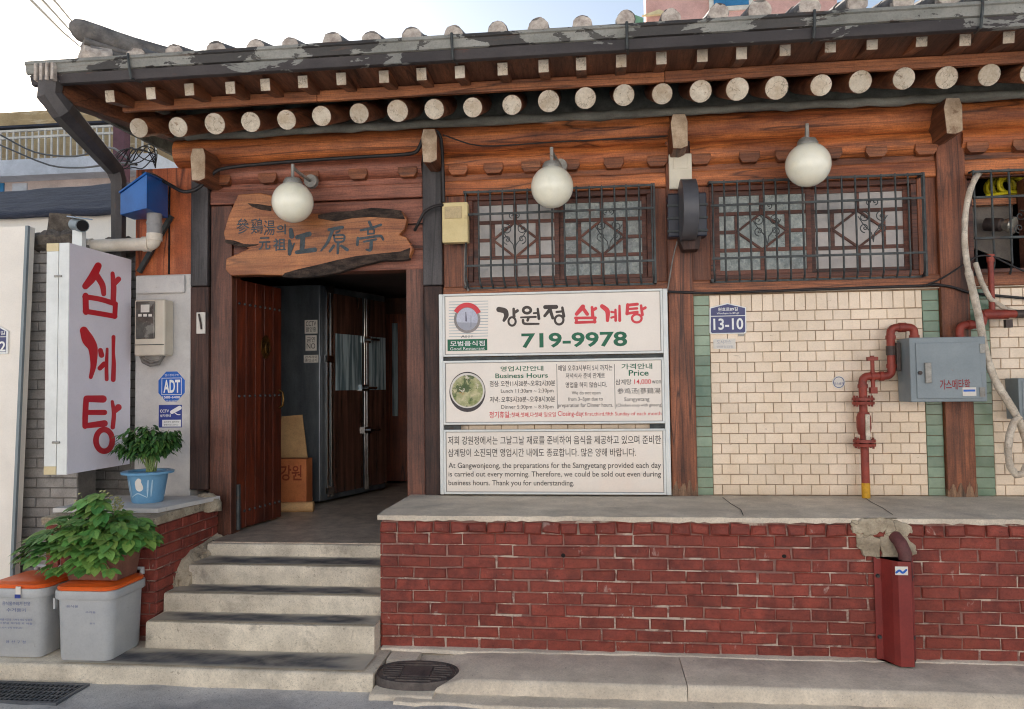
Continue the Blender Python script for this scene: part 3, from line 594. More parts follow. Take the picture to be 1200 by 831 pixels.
for i, (px, py) in enumerate(ends):
    c = at(px, py+random.uniform(-1, 1.5), -0.975); c.z = max(c.z-0.012, zt+0.002); r = 0.056*random.uniform(0.9, 1.12); d = V((random.uniform(-.03, .03), 1, TS)).normalized()
    L = 4.4 if px > 330 else 1.2+(px-160)/170*1.8
    s = 0.0; k = 0
    while s < L:                                          # overlapping convex tiles
        rows.tube([c+d*s+V((random.uniform(-.004, .004), 0, random.uniform(-.004, .004))), c+d*(s+0.27)], [r*1.03, r*0.94], 12); s += 0.25
    rad = [r*random.uniform(0.92, 1.08) for _ in range(14)]
    pts = [c+V((rad[q]*math.cos(2*math.pi*q/14), -0.012+random.uniform(-.004, .004), rad[q]*math.sin(2*math.pi*q/14))) for q in range(14)]
    mort = MB(); mort.add([c-V((0, 0.022, 0))]+pts+[p+V((0, 0.05, 0)) for p in pts], [(0, 1+q, 1+(q+1) % 14) for q in range(14)]+[(1+q, 15+q, 15+(q+1) % 14, 1+(q+1) % 14) for q in range(14)]); mort.build('mortar_plug', M['tile_mortar'], roof, smooth=60)
rows.build('convex_tile_rows', M['roof_tile'], roof, smooth=40)
# hip ridge at the left corner: stacked tile courses with a lifted, rounded end
P0 = at(116, 72, -0.80); hd = V((1, 1.0, 0.12)); hs_ = V((1, -1, 0)).normalized()
TT = (0.0, 0.06, 0.14, 0.26, 0.42, 0.6, 0.9, 1.3, 1.9)
lift = lambda t: 0.075*math.exp(-t*3.4)
rnd = random.Random(17)
lift = lambda t: 0.085*math.exp(-t*3.8)
for lay in range(4):
    b = MB(); wv = 0.085-0.010*lay; z = -0.055+lay*0.026
    for sg in (-1, 1):                                    # each course: two rows of rounded tile edges with a flat middle
        b.tube([P0+hd*(t-0.022*lay)+hs_*wv*sg+V((rnd.uniform(-.003, .003), 0, z+lift(t)*(lay+1)/5+rnd.uniform(-.002, .002))) for t in TT], [0.021*rnd.uniform(.9, 1.1) for _ in TT], 8)
    vs = []
    for t in TT:
        p = P0+hd*(t-0.022*lay)+V((0, 0, z+lift(t)*(lay+1)/5)); vs += [p-hs_*wv-V((0, 0, .012)), p+hs_*wv-V((0, 0, .012)), p+hs_*wv+V((0, 0, .012)), p-hs_*wv+V((0, 0, .012))]
    n = len(TT); b.add(vs, [(i*4+j, i*4+(j+1) % 4, (i+1)*4+(j+1) % 4, (i+1)*4+j) for i in range(n-1) for j in range(4)]+[(3,2,1,0), tuple(range(4*n-4, 4*n))])
    b.build('ridge_course', M['roof_tile'], roof, smooth=60)
b = MB(); TC = (-0.115,-0.10,-0.075)+TT; pts = [P0+hd*t+V((0, 0, 0.066+lift(max(t, -.1)))) for t in TC]
b.tube(pts, [0.022, 0.050, 0.066, 0.074, 0.073, 0.071, 0.068, 0.064, 0.06, 0.056, 0.054, 0.054], 16); b.build('ridge_cap_tile', M['roof_tile'], roof, smooth=80)
b = MB(); c = P0-hd*0.02+V((0, 0, -0.005)); rings = []
for k, (r_, d_) in enumerate(((1.0, 0.06), (1.0, 0.0), (0.8, -0.045), (0.35, -0.06))):
    rings.append([c+hd*d_+hs_*0.115*r_*math.cos(2*math.pi*q/18)*rnd.uniform(.93, 1.07)+V((0, 0, r_*0.085*math.sin(2*math.pi*q/18)*rnd.uniform(.93, 1.07)+(0.02 if k == 2 else 0))) for q in range(18)])
b.add([p for r_ in rings for p in r_], [(i*18+q, i*18+(q+1) % 18, (i+1)*18+(q+1) % 18, (i+1)*18+q) for i in range(3) for q in range(18)]+[tuple(range(54, 72))]); b.build('ridge_plaster', M['tile_mortar'], roof, smooth=50)

# ----- doorway bay
fz = 0.486
DX0, DX1 = PX[0]+0.07, PX[1]-0.07
jl0, jl1 = at(250, 470, 0).x, at(272, 470, 0).x
jr0, jr1 = at(477, 470, 0).x, at(497, 470, 0).x
b = MB(); b.box(PX[0]+0.072, jl1, -0.01, 0.13, 0.45, 2.82); b.build('door_jamb', M['jamb'], HB, bevel=0.006)
b = MB(); b.box(jr0, PX[1]-0.068, -0.01, 0.13, 0.45, 2.36); b.build('door_jamb', M['jamb'], HB, bevel=0.006)
b = MB(); b.box(jl1+0.002, PX[1]-0.068, -0.012, 0.13, 2.32, 2.46); b.build('door_lintel', M['wood_x_purple'], HB, bevel=0.006)
b = MB(); b.box(jl1+0.002, PX[1]-0.068, 0.005, 0.1, 2.463, 2.82); b.build('head_board', M['wood_x_purple'], HB, bevel=0.006)
for k in range(6):
    x = jl1+0.12+k*0.22; b = MB(); b.prism([(x-0.05, -0.02, 2.70), (x+0.05, -0.02, 2.70), (x+0.035, -0.02, 2.64), (x-0.035, -0.02, 2.64)], (0, 0.05, 0)); b.build('bracket_block', M['wood_x_dark'], HB, bevel=0.005)
b = MB(); b.box(jl1+0.002, PX[1]-0.068, -0.004, 0.004, 2.636, 2.644); b.build('board_seam', M['black'], HB)
# black metal shoe on the corner post and threshold
# entry hall
HX0, HX1, HY1, HZ1 = -2.95, -0.9, 3.1, 2.5
b = MB(); b.box(HX0, HX1, 0.0, HY1, 0.40, fz); b.build('hall_floor', M['floor'], HB)
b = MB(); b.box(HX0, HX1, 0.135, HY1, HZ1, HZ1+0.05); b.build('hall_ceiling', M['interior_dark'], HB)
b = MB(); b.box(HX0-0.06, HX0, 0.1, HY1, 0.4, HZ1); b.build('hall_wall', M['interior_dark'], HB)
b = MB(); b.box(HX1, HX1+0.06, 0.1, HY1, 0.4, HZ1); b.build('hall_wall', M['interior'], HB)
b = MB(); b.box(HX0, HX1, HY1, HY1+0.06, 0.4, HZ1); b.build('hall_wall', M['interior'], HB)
# wooden inner door at the back of the hall
rx0, rx1 = at(451, 450, 2.9).x, at(478, 450, 2.9).x
b = MB(); b.box(rx0, rx1+0.15, 2.88, 2.93, fz+0.02, 2.3); idr = b.build('inner_door', wood('inner_door_wood', lin((170,84,44)), lin((120,58,32)), 'z'), HB, bevel=0.004)
b = MB(); b.box(rx0+0.09, rx0+0.15, 2.872, 2.879, 1.2, 2.2); b.build('door_glass', M['painted_reflection_glass'], idr)
# unseen body of the house behind, closed so that no light leaks through
b = MB(); b.box(-3.0, -2.95, 0.16, 7.0, 0.0, 3.4); b.build('side_wall', M['render_wall'], HB)
b = MB(); b.box(-3.0, 4.2, 6.95, 7.0, 0.0, 3.4); b.build('rear_wall', M['render_wall'], HB)
b = MB(); b.box(4.15, 4.2, 0.16, 6.95, 0.0, 3.4); b.build('side_wall', M['render_wall'], HB)
b = MB(); b.box(-2.9, 4.1, 0.12, 6.9, 3.3, 3.34); b.build('light_stop_ceiling', M['interior_dark'], HB)  # unseen ceiling plane added under the roof to keep light out
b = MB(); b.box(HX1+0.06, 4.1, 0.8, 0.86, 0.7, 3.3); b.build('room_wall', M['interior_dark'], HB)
# open wooden door leaf
hinge = V((at(273, 480, 0.05).x, 0.06, fz+0.02)); free = atz(327, 608, fz); free.z = fz+0.02
dv = (free-hinge); dv.z = 0; DL = dv.length; dvn = dv.normalized(); dn = V((dvn.y, -dvn.x, 0))   # face towards the camera side
dh = 2.30-hinge.z
b = MB()
nb = 5
for k in range(nb):
    a0, a1 = hinge+dvn*(DL*k/nb+0.002), hinge+dvn*(DL*(k+1)/nb-0.002)
    b.hexa([a0-dn*0.02, a1-dn*0.02, a1+dn*0.02, a0+dn*0.02]+[p+V((0, 0, dh)) for p in (a0-dn*0.02, a1-dn*0.02, a1+dn*0.02, a0+dn*0.02)])
leaf = b.build('door_leaf', M['door_wood'], HB, bevel=0.003)
b = MB()
for zz in (0.12, 0.95, 1.62):
    for k in range(9):
        c = hinge+dvn*(DL*(k+0.5)/9)+dn*0.021+V((0, 0, zz)); b.tube([c, c+dn*0.008, c+dn*0.012], [0.011, 0.009, 0.003], 8)
b.build('door_studs', M['iron'], leaf, smooth=50)
c = hinge+dvn*(DL*0.62)+dn*0.021+V((0, 0, 1.32)); b = MB()
pl = [c+dvn*0.06*math.cos(2*math.pi*k/20)+V((0, 0, 0.09*math.sin(2*math.pi*k/20))) for k in range(20)]; b.prism(pl, dn*0.006); b.tube([c+dn*0.02+dvn*0.03*math.cos(2*math.pi*k/16)+V((0, 0, 0.045*math.sin(2*math.pi*k/16)-0.01)) for k in range(17)], 0.006, 6); b.build('door_knocker', M['brass'], leaf, smooth=40)
c = hinge+dvn*(DL*0.95)+dn*0.021+V((0, 0, 0.92)); b = MB(); b.tube([c+V((0,0,.07)), c+dn*0.03+V((0,0,.05)), c+dn*0.035, c+dn*0.03-V((0,0,.05)), c-V((0,0,.07))], 0.009, 8); b.build('door_handle', M['brass'], leaf, smooth=50)
b = MB(); b.tube([hinge+dvn*0.02+dn*0.025+V((0,0,0.0)), hinge+dvn*0.02+dn*0.025+V((0,0,0.32))], 0.018, 8); b.build('hinge', M['iron'], leaf, smooth=40)

# ----- windows
def spiral(cx, cz, y, r, turns, sg, ph):
    return [(cx+sg*r*(1-k/26)*math.cos(ph+turns*2*math.pi*k/26), y, cz+r*(1-k/26)*math.sin(ph+turns*2*math.pi*k/26)) for k in range(25)]
def window(rect, gl_l, gl_r, bars):
    X0, X1, Z0, Z1 = rect; e = 0.035
    b = MB(); b.box(X0, X1, 0.005, 0.09, Z1-e, Z1); b.box(X0, X1, 0.005, 0.09, Z0, Z0+e)
    b.box(X0, X0+e, 0.005, 0.09, Z0+e, Z1-e); b.box(X1-e, X1, 0.005, 0.09, Z0+e, Z1-e); wf = b.build('window', M['window_wood'], HB, bevel=0.004)
    xm = (X0+X1)/2
    for si, (a, c, gm) in enumerate(((X0+e, xm, gl_l), (xm, X1-e, gl_r))):
        yo = 0.03+0.028*si; b = MB(); t = 0.032; z0, z1 = Z0+e, Z1-e
        b.box(a, a+t, yo, yo+0.024, z0, z1); b.box(c-t, c, yo, yo+0.024, z0, z1); b.box(a+t, c-t, yo, yo+0.024, z1-t, z1); b.box(a+t, c-t, yo, yo+0.024, z0, z0+t)
        a2, c2, z2, z3 = a+t, c-t, z0+t, z1-t; W, Hh = c2-a2, z3-z2; m = 0.0125
        zr1, zr2 = z2+Hh*0.27, z2+Hh*0.76; xa, xb = a2+W*0.20, a2+W*0.78; xc = (xa+xb)/2; zc = (zr1+zr2)/2
        y0, y1 = yo+0.002, yo+0.022
        b.box(a2, c2, y0, y1, zr1-m, zr1+m); b.box(a2, c2, y0, y1, zr2-m, zr2+m)
        b.box(xc-m, xc+m, y0+.001, y1-.001, z2, zr1-m); b.box(xc-m, xc+m, y0+.001, y1-.001, zr2+m, z3)
        b.box(xa-m, xa+m, y0+.001, y1-.001, zr1+m, zr2-m); b.box(xb-m, xb+m, y0+.001, y1-.001, zr1+m, zr2-m)
        b.box(a2, xa-m, y0+.002, y1-.002, zc-m, zc+m); b.box(xb+m, c2, y0+.002, y1-.002, zc-m, zc+m)
        for p, q in (((xa, zc), (xc, zr2)), ((xc, zr2), (xb, zc)), ((xb, zc), (xc, zr1)), ((xc, zr1), (xa, zc))):
            b.bar((p[0], (y0+y1)/2-0.0045, p[1]), (q[0], (y0+y1)/2-0.0045, q[1]), 0.016, (0, 1, 0), 0.02)
        b.build('sash', M['window_wood'], wf, bevel=0.002)
        b = MB(); b.box(a2-0.004, c2+0.004, yo+0.010, yo+0.014, z2-0.004, z3+0.004); b.build('pane', gm, wf)
    # wrought iron grille
    G0, G1 = X0+0.005, X1-0.005; b = MB(); n = bars; r = 0.0065; yg = -0.085
    for k in range(n):
        x = G0+(G1-G0)*k/(n-1)+random.uniform(-.004, .004)
        b.tube([(x, -0.03, Z1+0.01), (x, yg, Z1+0.008), (x, yg, Z0+0.06), (x+0.004, yg+0.012, Z0+0.02), (x+0.01, -0.035, Z0-0.015)], r, 6)
    for z, y in ((Z1-0.0, yg), (Z1-0.155, yg-0.008), (Z0+0.13, yg-0.008)): b.box(G0-0.01, G1+0.01, y-0.007, y+0.003, z-0.007, z+0.007)
    b.box(G0-0.01, G1+0.01, -0.035, -0.025, Z0-0.022, Z0-0.008)
    for x in (G0-0.01, G1+0.01): b.box(x-0.008, x+0.008, yg, -0.0, Z1-0.006, Z1+0.012); b.box(x-0.008, x+0.008, -0.09, -0.0, Z0-0.02, Z0-0.004)
    b.box(G1+0.005, G1+0.018, yg-0.01, yg+0.006, Z0-0.02, Z1+0.01)
    wg = b.build('grille', M['iron'], wf, smooth=40)
    for a, c in ((X0, xm), (xm, X1)):
        b = MB(); cx, cz = (a+c)/2+0.02, (Z0+Z1)/2+0.01
        for sg in (-1, 1):
            b.tube(spiral(cx+sg*0.055, cz+0.045, yg, 0.036, 1.6, sg, math.pi/2), 0.0035, 5); b.tube(spiral(cx+sg*0.05, cz-0.025, yg, 0.032, 1.5, sg, -math.pi/2), 0.0035, 5)
            b.tube([(cx+sg*0.09, yg, cz+0.05), (cx+sg*0.06, yg, cz-0.0), (cx+sg*0.01, yg, cz-0.06), (cx, yg, cz-0.12)], 0.0035, 5)
            b.tube(spiral(cx+sg*0.018, cz+0.14, yg, 0.02, 1.3, sg, -math.pi/2), 0.0035, 5)
        b.build('scroll_ornament', M['iron'], wf, smooth=50)
    return wf
window(WIN[1], M['glass'], M['glass_pattern'], 16)
window(WIN[2], M['glass_pattern'], M['glass'], 17)
# third opening: unglazed, behind bars
X0, X1, Z0, Z1 = WIN[3]
b = MB(); e = 0.03
b.box(X0, X1, 0.005, 0.05, Z1-0.012, Z1); b.box(X0, X1, 0.005, 0.09, Z0, Z0+e); b.box(X0, X0+e, 0.005, 0.09, Z0+e, Z1-e)
xm = at(1197, 260, 0.05).x; b.box(xm, xm+0.06, 0.005, 0.09, Z0+e, Z1-e); b.box(X1-e, X1, 0.005, 0.09, Z0+e, Z1-e)
wf = b.build('window', M['window_wood'], HB, bevel=0.004)
b = MB(); b.box(xm+0.06, X1-e, 0.045, 0.05, Z0+e, Z1-e); b.build('pane', M['glass_pattern'], wf)
b = MB(); zsh = at(1165, 240, 0.2).z; b.box(X0+e, xm, 0.10, 0.4, zsh-0.02, zsh+0.03); b.build('shelf', M['wood_orange'], wf)
b = MB(); b.prism([at(1139, 238, 0.16), at(1187, 236, 0.16), at(1187, 307, 0.16), at(1165, 300, 0.16), at(1139, 290, 0.16)], (0, 0.02, 0)); b.build('backing_board', M['board_grey'], wf)
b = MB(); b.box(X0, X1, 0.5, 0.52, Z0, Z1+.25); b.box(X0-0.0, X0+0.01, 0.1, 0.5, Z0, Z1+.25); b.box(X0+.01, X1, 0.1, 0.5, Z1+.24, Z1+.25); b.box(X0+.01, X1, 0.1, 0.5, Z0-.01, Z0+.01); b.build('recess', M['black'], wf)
b = MB()
for k in range(9):
    x = X0+0.0+k*0.105; b.tube([(x, -0.03, Z1+0.01), (x, -0.085, Z1+0.008), (x, -0.085, Z0+0.05), (x+0.01, -0.035, Z0-0.015)], 0.0075, 6)
for z in (Z1, Z1-0.165, Z0+0.21): b.box(X0-0.01, X1, -0.097, -0.08, z-0.007, z+0.007)
b.build('grille', M['iron'], wf, smooth=40)
b = MB(); cx = at(1196, 262, -0.085); b.tube(spiral(cx.x, cx.z+0.05, -0.085, 0.036, 1.5, -1, math.pi/2), 0.0035, 5); b.tube(spiral(cx.x-0.01, cx.z-0.03, -0.085, 0.03, 1.5, -1, -math.pi/2), 0.0035, 5); b.build('scroll_ornament', M['iron'], wf, smooth=50)

# things inside the third opening
c = at(1172, 214, 0.26); Y0 = zsh+0.032
t = thing('hose_bundle', 'coiled yellow hose lying on the shelf inside the barred opening', 'hose', (c.x, 0.26, Y0))
b = MB()
for k in range(8):
    rr = 0.072-0.003*abs(k-3.5)
    b.tube([(c.x+0.03*math.sin(k)+rr*1.25*math.cos(2*math.pi*q/22), 0.125+k*0.02, Y0+0.085+rr*math.sin(2*math.pi*q/22)) for q in range(23)], 0.013, 6)
b.tube([(c.x-0.16, 0.12, Y0+0.012), (c.x, 0.11, Y0+0.03), (c.x+0.1, 0.12, Y0+0.012)], 0.012, 6)
b.build('coil', M['yellow_bundle'], t, smooth=60)
a_, c_ = at(1155, 263, 0.10), at(1186, 264, -0.02)
t = thing('extractor_lamp', 'small round grey lamp with clear lens sticking out of the barred opening', 'lamp', (a_+c_)/2)
b = MB(); b.tube([a_, a_*0.4+c_*0.6, a_*0.3+c_*0.7], [0.042, 0.044, 0.03], 16); b.build('lamp_body', M['steel_pipe'], t, smooth=40)
b = MB(); b.tube([a_*0.3+c_*0.7, c_], [0.034, 0.055], 18); b.tube([c_, c_+(c_-a_).normalized()*0.012], [0.058, 0.054], 18); b.build('lens', M['lamp_glass'], t, smooth=40)

# left painted panel and pillar of the house
x0, x1, z0, z1 = rectw(158, 322, 226, 582, -0.02)
PLX0, PLX1 = x0, PX[0]-0.07
b = MB(); b.box(x0, PX[0]-0.07, -0.02, 0.3, 0.7, z1); b.build('pillar', M['pillar'], HB, bevel=0.006)
b = MB(); b.box(x0-0.03, PX[0]-0.068, 0.02, 0.2, z1+0.002, 3.12); b.build('side_panel', M['red_panel'], HB, bevel=0.004)
b = MB(); b.box(at(197,270,0.01).x, at(198.6,270,0.01).x, 0.012, 0.02, z1+0.01, 3.0); b.build('panel_seam', M['black'], HB)
b = MB(); b.bar(at(163, 319, -0.01), at(201, 253, -0.01), 0.03, (0, 1, 0), 0.03); b.build('flashing_strip', M['iron'], HB)
b = MB(); rnd = random.Random(9); x_0, x_1, z_0, z_1 = rectw(160, 323, 217, 344, -0.03)
b.box(x_0, x_1, -0.045, -0.021, z_0, z_1); b.build('plaster_band', M['pillar'], HB, bevel=0.01)

# ------------------------------------------------------------------ brick terrace
tx0, tx1 = -1.273, 4.2
BT = thing('brick_terrace', 'long red painted brick terrace wall with worn concrete top under the tiled wall', 'terrace', (0.9, -0.5, 0.0))
b = MB(); b.box(tx0+0.012, tx1, -0.7935, -0.0, -0.03, 0.735); b.build('mortar_core', M['mortar'], BT)
bk = MB(); bl, bh, gp = 0.193, 0.0662, 0.0078
z = 0.0; zc = 0.662
for r in range(11):
    z0 = zc-bh*(r+1); z1_ = zc-bh*r; x = tx0-(0 if r % 2 else bl*0.5)+random.uniform(-.01, .01)
    if z0 < -0.1: break
    while x < tx1:
        xa, xb = max(x, tx0)+gp/2, min(x+bl, tx1)-gp/2; x += bl*random.choice((1, 1, 1, 1, 1.0, 0.98, 1.02))
        if xb-xa < 0.03: continue
        if xa < at(1028, 650, -.8).x and False: continue
        bk.pillow(xa, xb, z0+gp/2, z1_-gp/2, -0.785, -0.8+random.uniform(-.004, .002), 0.006, 0.0034)
x = tx0
while x < tx1:                                            # header course under the slab
    wd = 0.103*random.uniform(0.95, 1.05); xa, xb = x+gp/2, min(x+wd, tx1)-gp/2; x += wd
    if xb-xa > 0.03: bk.pillow(xa, xb, zc+gp/2, zc+0.066-gp/2+random.uniform(-.003, .004), -0.785, -0.815+random.uniform(-.010, .006), 0.010, 0.006)
bk.build('bricks', M['brick'], BT)
# left end face bricks (short return along the steps)
eb = MB()
for r in range(11):
    z0 = zc-bh*(r+1)+0.0; z1_ = zc-bh*r; y = -0.795 if r % 2 else -0.7
    if r % 2 == 0: y = -0.795
    ys = [-0.795]; 
    while ys[-1] < -0.02: ys.append(min(-0.01, ys[-1]+(bl*(0.5 if len(ys) == 1 and r % 2 else 1))))
    for ya, yb in zip(ys[:-1], ys[1:]):
        if yb-ya > 0.03: eb.box(tx0-0.001, tx0+0.02, ya+gp/2, yb-gp/2, z0+gp/2, z1_-gp/2)
eb.build('end_bricks', M['brick'], BT, bevel=0.003)
def rough_cap(x0, x1, yb, yf, zb, zt, seed, amp=0.006):
    rnd = random.Random(seed); n = int((x1-x0)/0.035); ny = 6; vs = []
    for i in range(n+1):
        x = x0+(x1-x0)*i/n; d = rnd.uniform(-amp, amp)
        for j in range(ny+1):
            y = yb+(yf-yb)*j/ny; vs.append((x, y+(d if j == ny else 0), zt+rnd.uniform(-.0015, .0015)-(0.008 if j == ny else 0)))
        vs.append((x, yf+d+0.004, zb+rnd.uniform(-.004, .006))); vs.append((x, yb, zb))
    k = ny+3
    fs = [(i*k+j, i*k+(j+1) % k, (i+1)*k+(j+1) % k, (i+1)*k+j) for i in range(n) for j in range(k)]+[tuple(range(k))[::-1], tuple(range(n*k, n*k+k))]
    b = MB(); b.add(vs, fs); return b
rough_cap(tx0-0.01, tx1, -0.002, -0.815, 0.733, 0.77, 4).build('concrete_top', M['concrete'], BT, smooth=40)
# cement patch round the drain elbow, hole, cracks
rnd = random.Random(2)
lumps = [([(996,612),(1018,606),(1044,607),(1040,622),(1018,628),(1000,624)], -0.826), ([(1036,607),(1064,612),(1072,622),(1058,632),(1038,628)], -0.822), ([(1002,624),(1020,626),(1034,634),(1032,656),(1014,652),(1004,640)], -0.818),
         ([(1030,624),(1050,628),(1062,626),(1074,640),(1076,650),(1060,657),(1034,656)], -0.815), ([(1012,602),(1030,600),(1052,603),(1042,610),(1020,612)], -0.824)]
b = MB()
for poly, yl in lumps:
    pts = []
    for k in range(len(poly)):
        a, c = poly[k], poly[(k+1) % len(poly)]
        for q in range(5): pts.append(at(a[0]+(c[0]-a[0])*q/5+rnd.uniform(-1.6, 1.6), a[1]+(c[1]-a[1])*q/5+rnd.uniform(-1.6, 1.6), yl))
    cc = sum(pts, V())/len(pts); n = len(pts); vs = []
    for ring, (k, dy) in enumerate(((1.0, 0.02), (0.97, 0.004), (0.9, 0.0), (0.6, -0.003), (0.3, -0.002))):
        for p in pts: q = cc+(p-cc)*k; vs.append(V((q.x, yl+dy+rnd.uniform(-.002, .002), min(q.z, 0.765))))
    vs.append(cc-V((0, 0.003, 0)))
    b.add(vs, [(r*n+k, r*n+(k+1) % n, (r+1)*n+(k+1) % n, (r+1)*n+k) for r in range(4) for k in range(n)]+[(4*n+k, 4*n+(k+1) % n, 5*n) for k in range(n)])
b.build('cement_patch', M['patch'], BT, smooth=40)
b = MB(); c = at(660, 651, -0.8045); b.prism([c+V((0.012*math.cos(a), 0, 0.012*math.sin(a))) for a in [2*math.pi*k/12 for k in range(12)]], (0, 0.003, 0)); b.build('weep_hole', M['black'], BT)
c = at(919, 652, -0.8045); b = MB(); b.prism([c+V((0.012*math.cos(a), 0, 0.010*math.sin(a))) for a in [2*math.pi*k/12 for k in range(12)]], (0, 0.003, 0)); b.build('weep_hole', M['black'], BT)
b = MB()
for cr in ([(847,583),(856,590),(868,597),(871,604)], [(1013,583),(1022,589),(1034,595),(1046,603)]):
    P = [atz(x, y, 0.7725) for x, y in cr]
    for i in range(len(P)-1):
        for _ in range(1): b.bar(P[i], P[i+1], 0.004, (0, 0, 1), 0.001)
b.build('slab_cracks', M['black'], BT)
# cement skirt along the foot of the bricks
b = nosed_strip(-1.26, 4.2, -0.78, -0.835, 0.012, -0.01, 0.012, 0.010, 12); b.build('cement_skirt', M['concrete'], BT, smooth=60)

# ------------------------------------------------------------------ pedestal at the left of the steps
px0, px1 = at(53, 640, -0.8).x, -2.655
BP = thing('brick_pedestal', 'small red brick pedestal with concrete cap carrying the stone slab and blue pot', 'pedestal', ((px0+px1)/2, -0.45, 0.0))
b = MB(); b.box(px0+0.01, px1-0.012, -0.79, -0.035, 0.0, 0.70); b.build('mortar_core', M['mortar'], BP)
fb = MB(); sb = MB()
for r in range(11):
    z0 = 0.69-bh*(r+1); z1_ = 0.69-bh*r
    if z0 < -0.03: break
    x = px0-(bl*0.5 if r % 2 else 0)
    while x < px1:
        xa, xb = max(x, px0)+gp/2, min(x+bl, px1)-gp/2; x += bl
        if xb-xa > 0.03: fb.pillow(xa, xb, max(z0, 0)+gp/2, z1_-gp/2, -0.785, -0.8+random.uniform(-.003, .003), 0.005, 0.003)
    y = -0.795-(bl*0.5 if r % 2 == 0 else 0)
    while y < -0.04:
        ya, yb = max(y, -0.795)+gp/2, min(y+bl, -0.035)-gp/2; y += bl
        if yb-ya > 0.03:
            n0 = len(sb.v); sb.pillow(ya, yb, max(z0, 0)+gp/2, z1_-gp/2, 0.0, -0.013+random.uniform(-.003, .003), 0.005, 0.003)
            for i in range(n0, len(sb.v)): q = sb.v[i]; sb.v[i] = V((px1-0.013-q.y, q.x, q.z))
fb.build('front_bricks', M['brick'], BP); sb.build('side_bricks', M['brick'], BP)
rough_cap(px0-0.01, px1+0.012, -0.035, -0.82, 0.695, 0.745, 7, 0.012).build('concrete_cap', M['patch'], BP, smooth=40)
# upright lump of mortar where the cap meets the post
b = MB(); rnd = random.Random(3)
c = at(243, 590, -0.16); vs = []
b.lathe([(0.09, -0.05), (0.095, 0.0), (0.08, 0.035), (0.05, 0.06), (0.015, 0.07)], c, 12)
for i, q in enumerate(b.v): b.v[i] = V((q.x+rnd.uniform(-.012, .012), q.y+rnd.uniform(-.012, .012), q.z+rnd.uniform(-.01, .01)))
b.build('mortar_lump', M['patch'], BP, smooth=60)
# white stone slab lying on the cap
s0, s1 = at(72, 592, -0.62).x, at(240, 590, -0.35).x
b = MB(); b.prism([(s0, -0.70, 0.7475), (s1-0.12, -0.70, 0.7475), (s1, -0.14, 0.7475), (s0+0.05, -0.14, 0.7475)], (0, 0, 0.028))
tag(b.build('stone_slab', M['pillar'], bevel=0.003), 'flat pale stone slab lying on the brick pedestal under the blue pot', 'slab')

# ------------------------------------------------------------------ steps
ST = thing('entrance_steps', 'worn concrete steps with dark treads rising to the open restaurant door', 'steps', (-1.95, -0.5, 0.0))
lv = [(-0.912, 0.0, 0.154), (-0.72, 0.154, 0.27), (-0.527, 0.27, 0.397), (-0.292, 0.397, 0.482)]
for i, (yf, z0, z1_) in enumerate(lv):
    yb = lv[i+1][0]+0.02 if i < 3 else 0.0
    xl_ = px1+0.004+(0.0 if i < 3 else 0.0); xr_ = tx0-0.004
    lft = [-2.648, -2.648, -2.60, -2.60][i]
    o = nosed_strip(lft, xr_, yb, yf, z1_, z0-0.02 if i else -0.01, 0.016, 0.004, 20+i, 0.04).build('step', M['step_concrete'], ST, smooth=45)
    if i < 3: tread_sheet(lft+0.02, xr_-0.004, yf+0.016, yb-0.022, z1_+0.006, 'tread', o, 40+i)
    else:
        b = MB(); b.box(lft+0.02, xr_-0.02, yf+0.03, -0.002, z1_-0.01, z1_+0.0065); b.build('tread', M['floor'], o)
# rough cement filling between the steps and the pedestal
rnd = random.Random(6)
sp = [(-0.62, 0.10), (-0.60, 0.33), (-0.52, 0.42), (-0.40, 0.455), (-0.24, 0.475), (-0.06, 0.50), (-0.06, 0.10)]
b = MB(); ns = 7; vs = []
for i in range(ns+1):
    x = -2.660+0.085*i/ns; dz = -0.05*(i/ns)**1.6
    for k, (y, z) in enumerate(sp): vs.append((x+rnd.uniform(-.006, .006), y+rnd.uniform(-.012, .012)+(0.03*i/ns if k < 5 else 0), z+(dz if z > 0.12 else 0)+rnd.uniform(-.012, .012)))
k = len(sp); b.add(vs, [(i*k+j, i*k+(j+1) % k, (i+1)*k+(j+1) % k, (i+1)*k+j) for i in range(ns) for j in range(k)]+[tuple(range(k))[::-1], tuple(range(ns*k, ns*k+k))])
b.build('cement_fill', M['patch'], ST, smooth=40)
# lowest wide tread is the pavement slab: dark worn band on it
struct(tread_sheet(-2.98, -1.26, -1.178, -0.93, 0.0065, 'pavement', None, 77))

# ------------------------------------------------------------------ entry hall things
A, Bc, Cc = atz(330, 592, fz), atz(375, 592, fz), atz(452, 575, fz)
A = V((-2.90, Bc.y-0.02, fz)); nrm = V((Cc.y-Bc.y, -(Cc.x-Bc.x), 0)).normalized()   # outward normal of the long face
SC = thing('steel_cabinet', 'tall dark steel cabinet with chrome latched glossy doors inside the entrance', 'cabinet', (Bc.x, Bc.y, fz))
HZ = 2.42-fz
up = V((0, 0, 1))
b = MB(); Bk = V((-2.93, Cc.y+0.05, fz))
b.prism([A+up*0.03, Bc+up*0.03, Cc+up*0.03, Bk+up*0.03], up*(HZ-0.03)); b.build('body', M['steel_dark'], SC, bevel=0.006)
lv_ = (Cc-Bc); LL = lv_.length; lu = lv_.normalized()
def cface(a, c, z0, z1_, d0, d1): 
    p = Bc+lu*LL*a; q = Bc+lu*LL*c
    bb = MB(); bb.hexa([p+nrm*d0+up*z0, q+nrm*d0+up*z0, q+nrm*d1+up*z0, p+nrm*d1+up*z0, p+nrm*d0+up*z1_, q+nrm*d0+up*z1_, q+nrm*d1+up*z1_, p+nrm*d1+up*z1_]); return bb
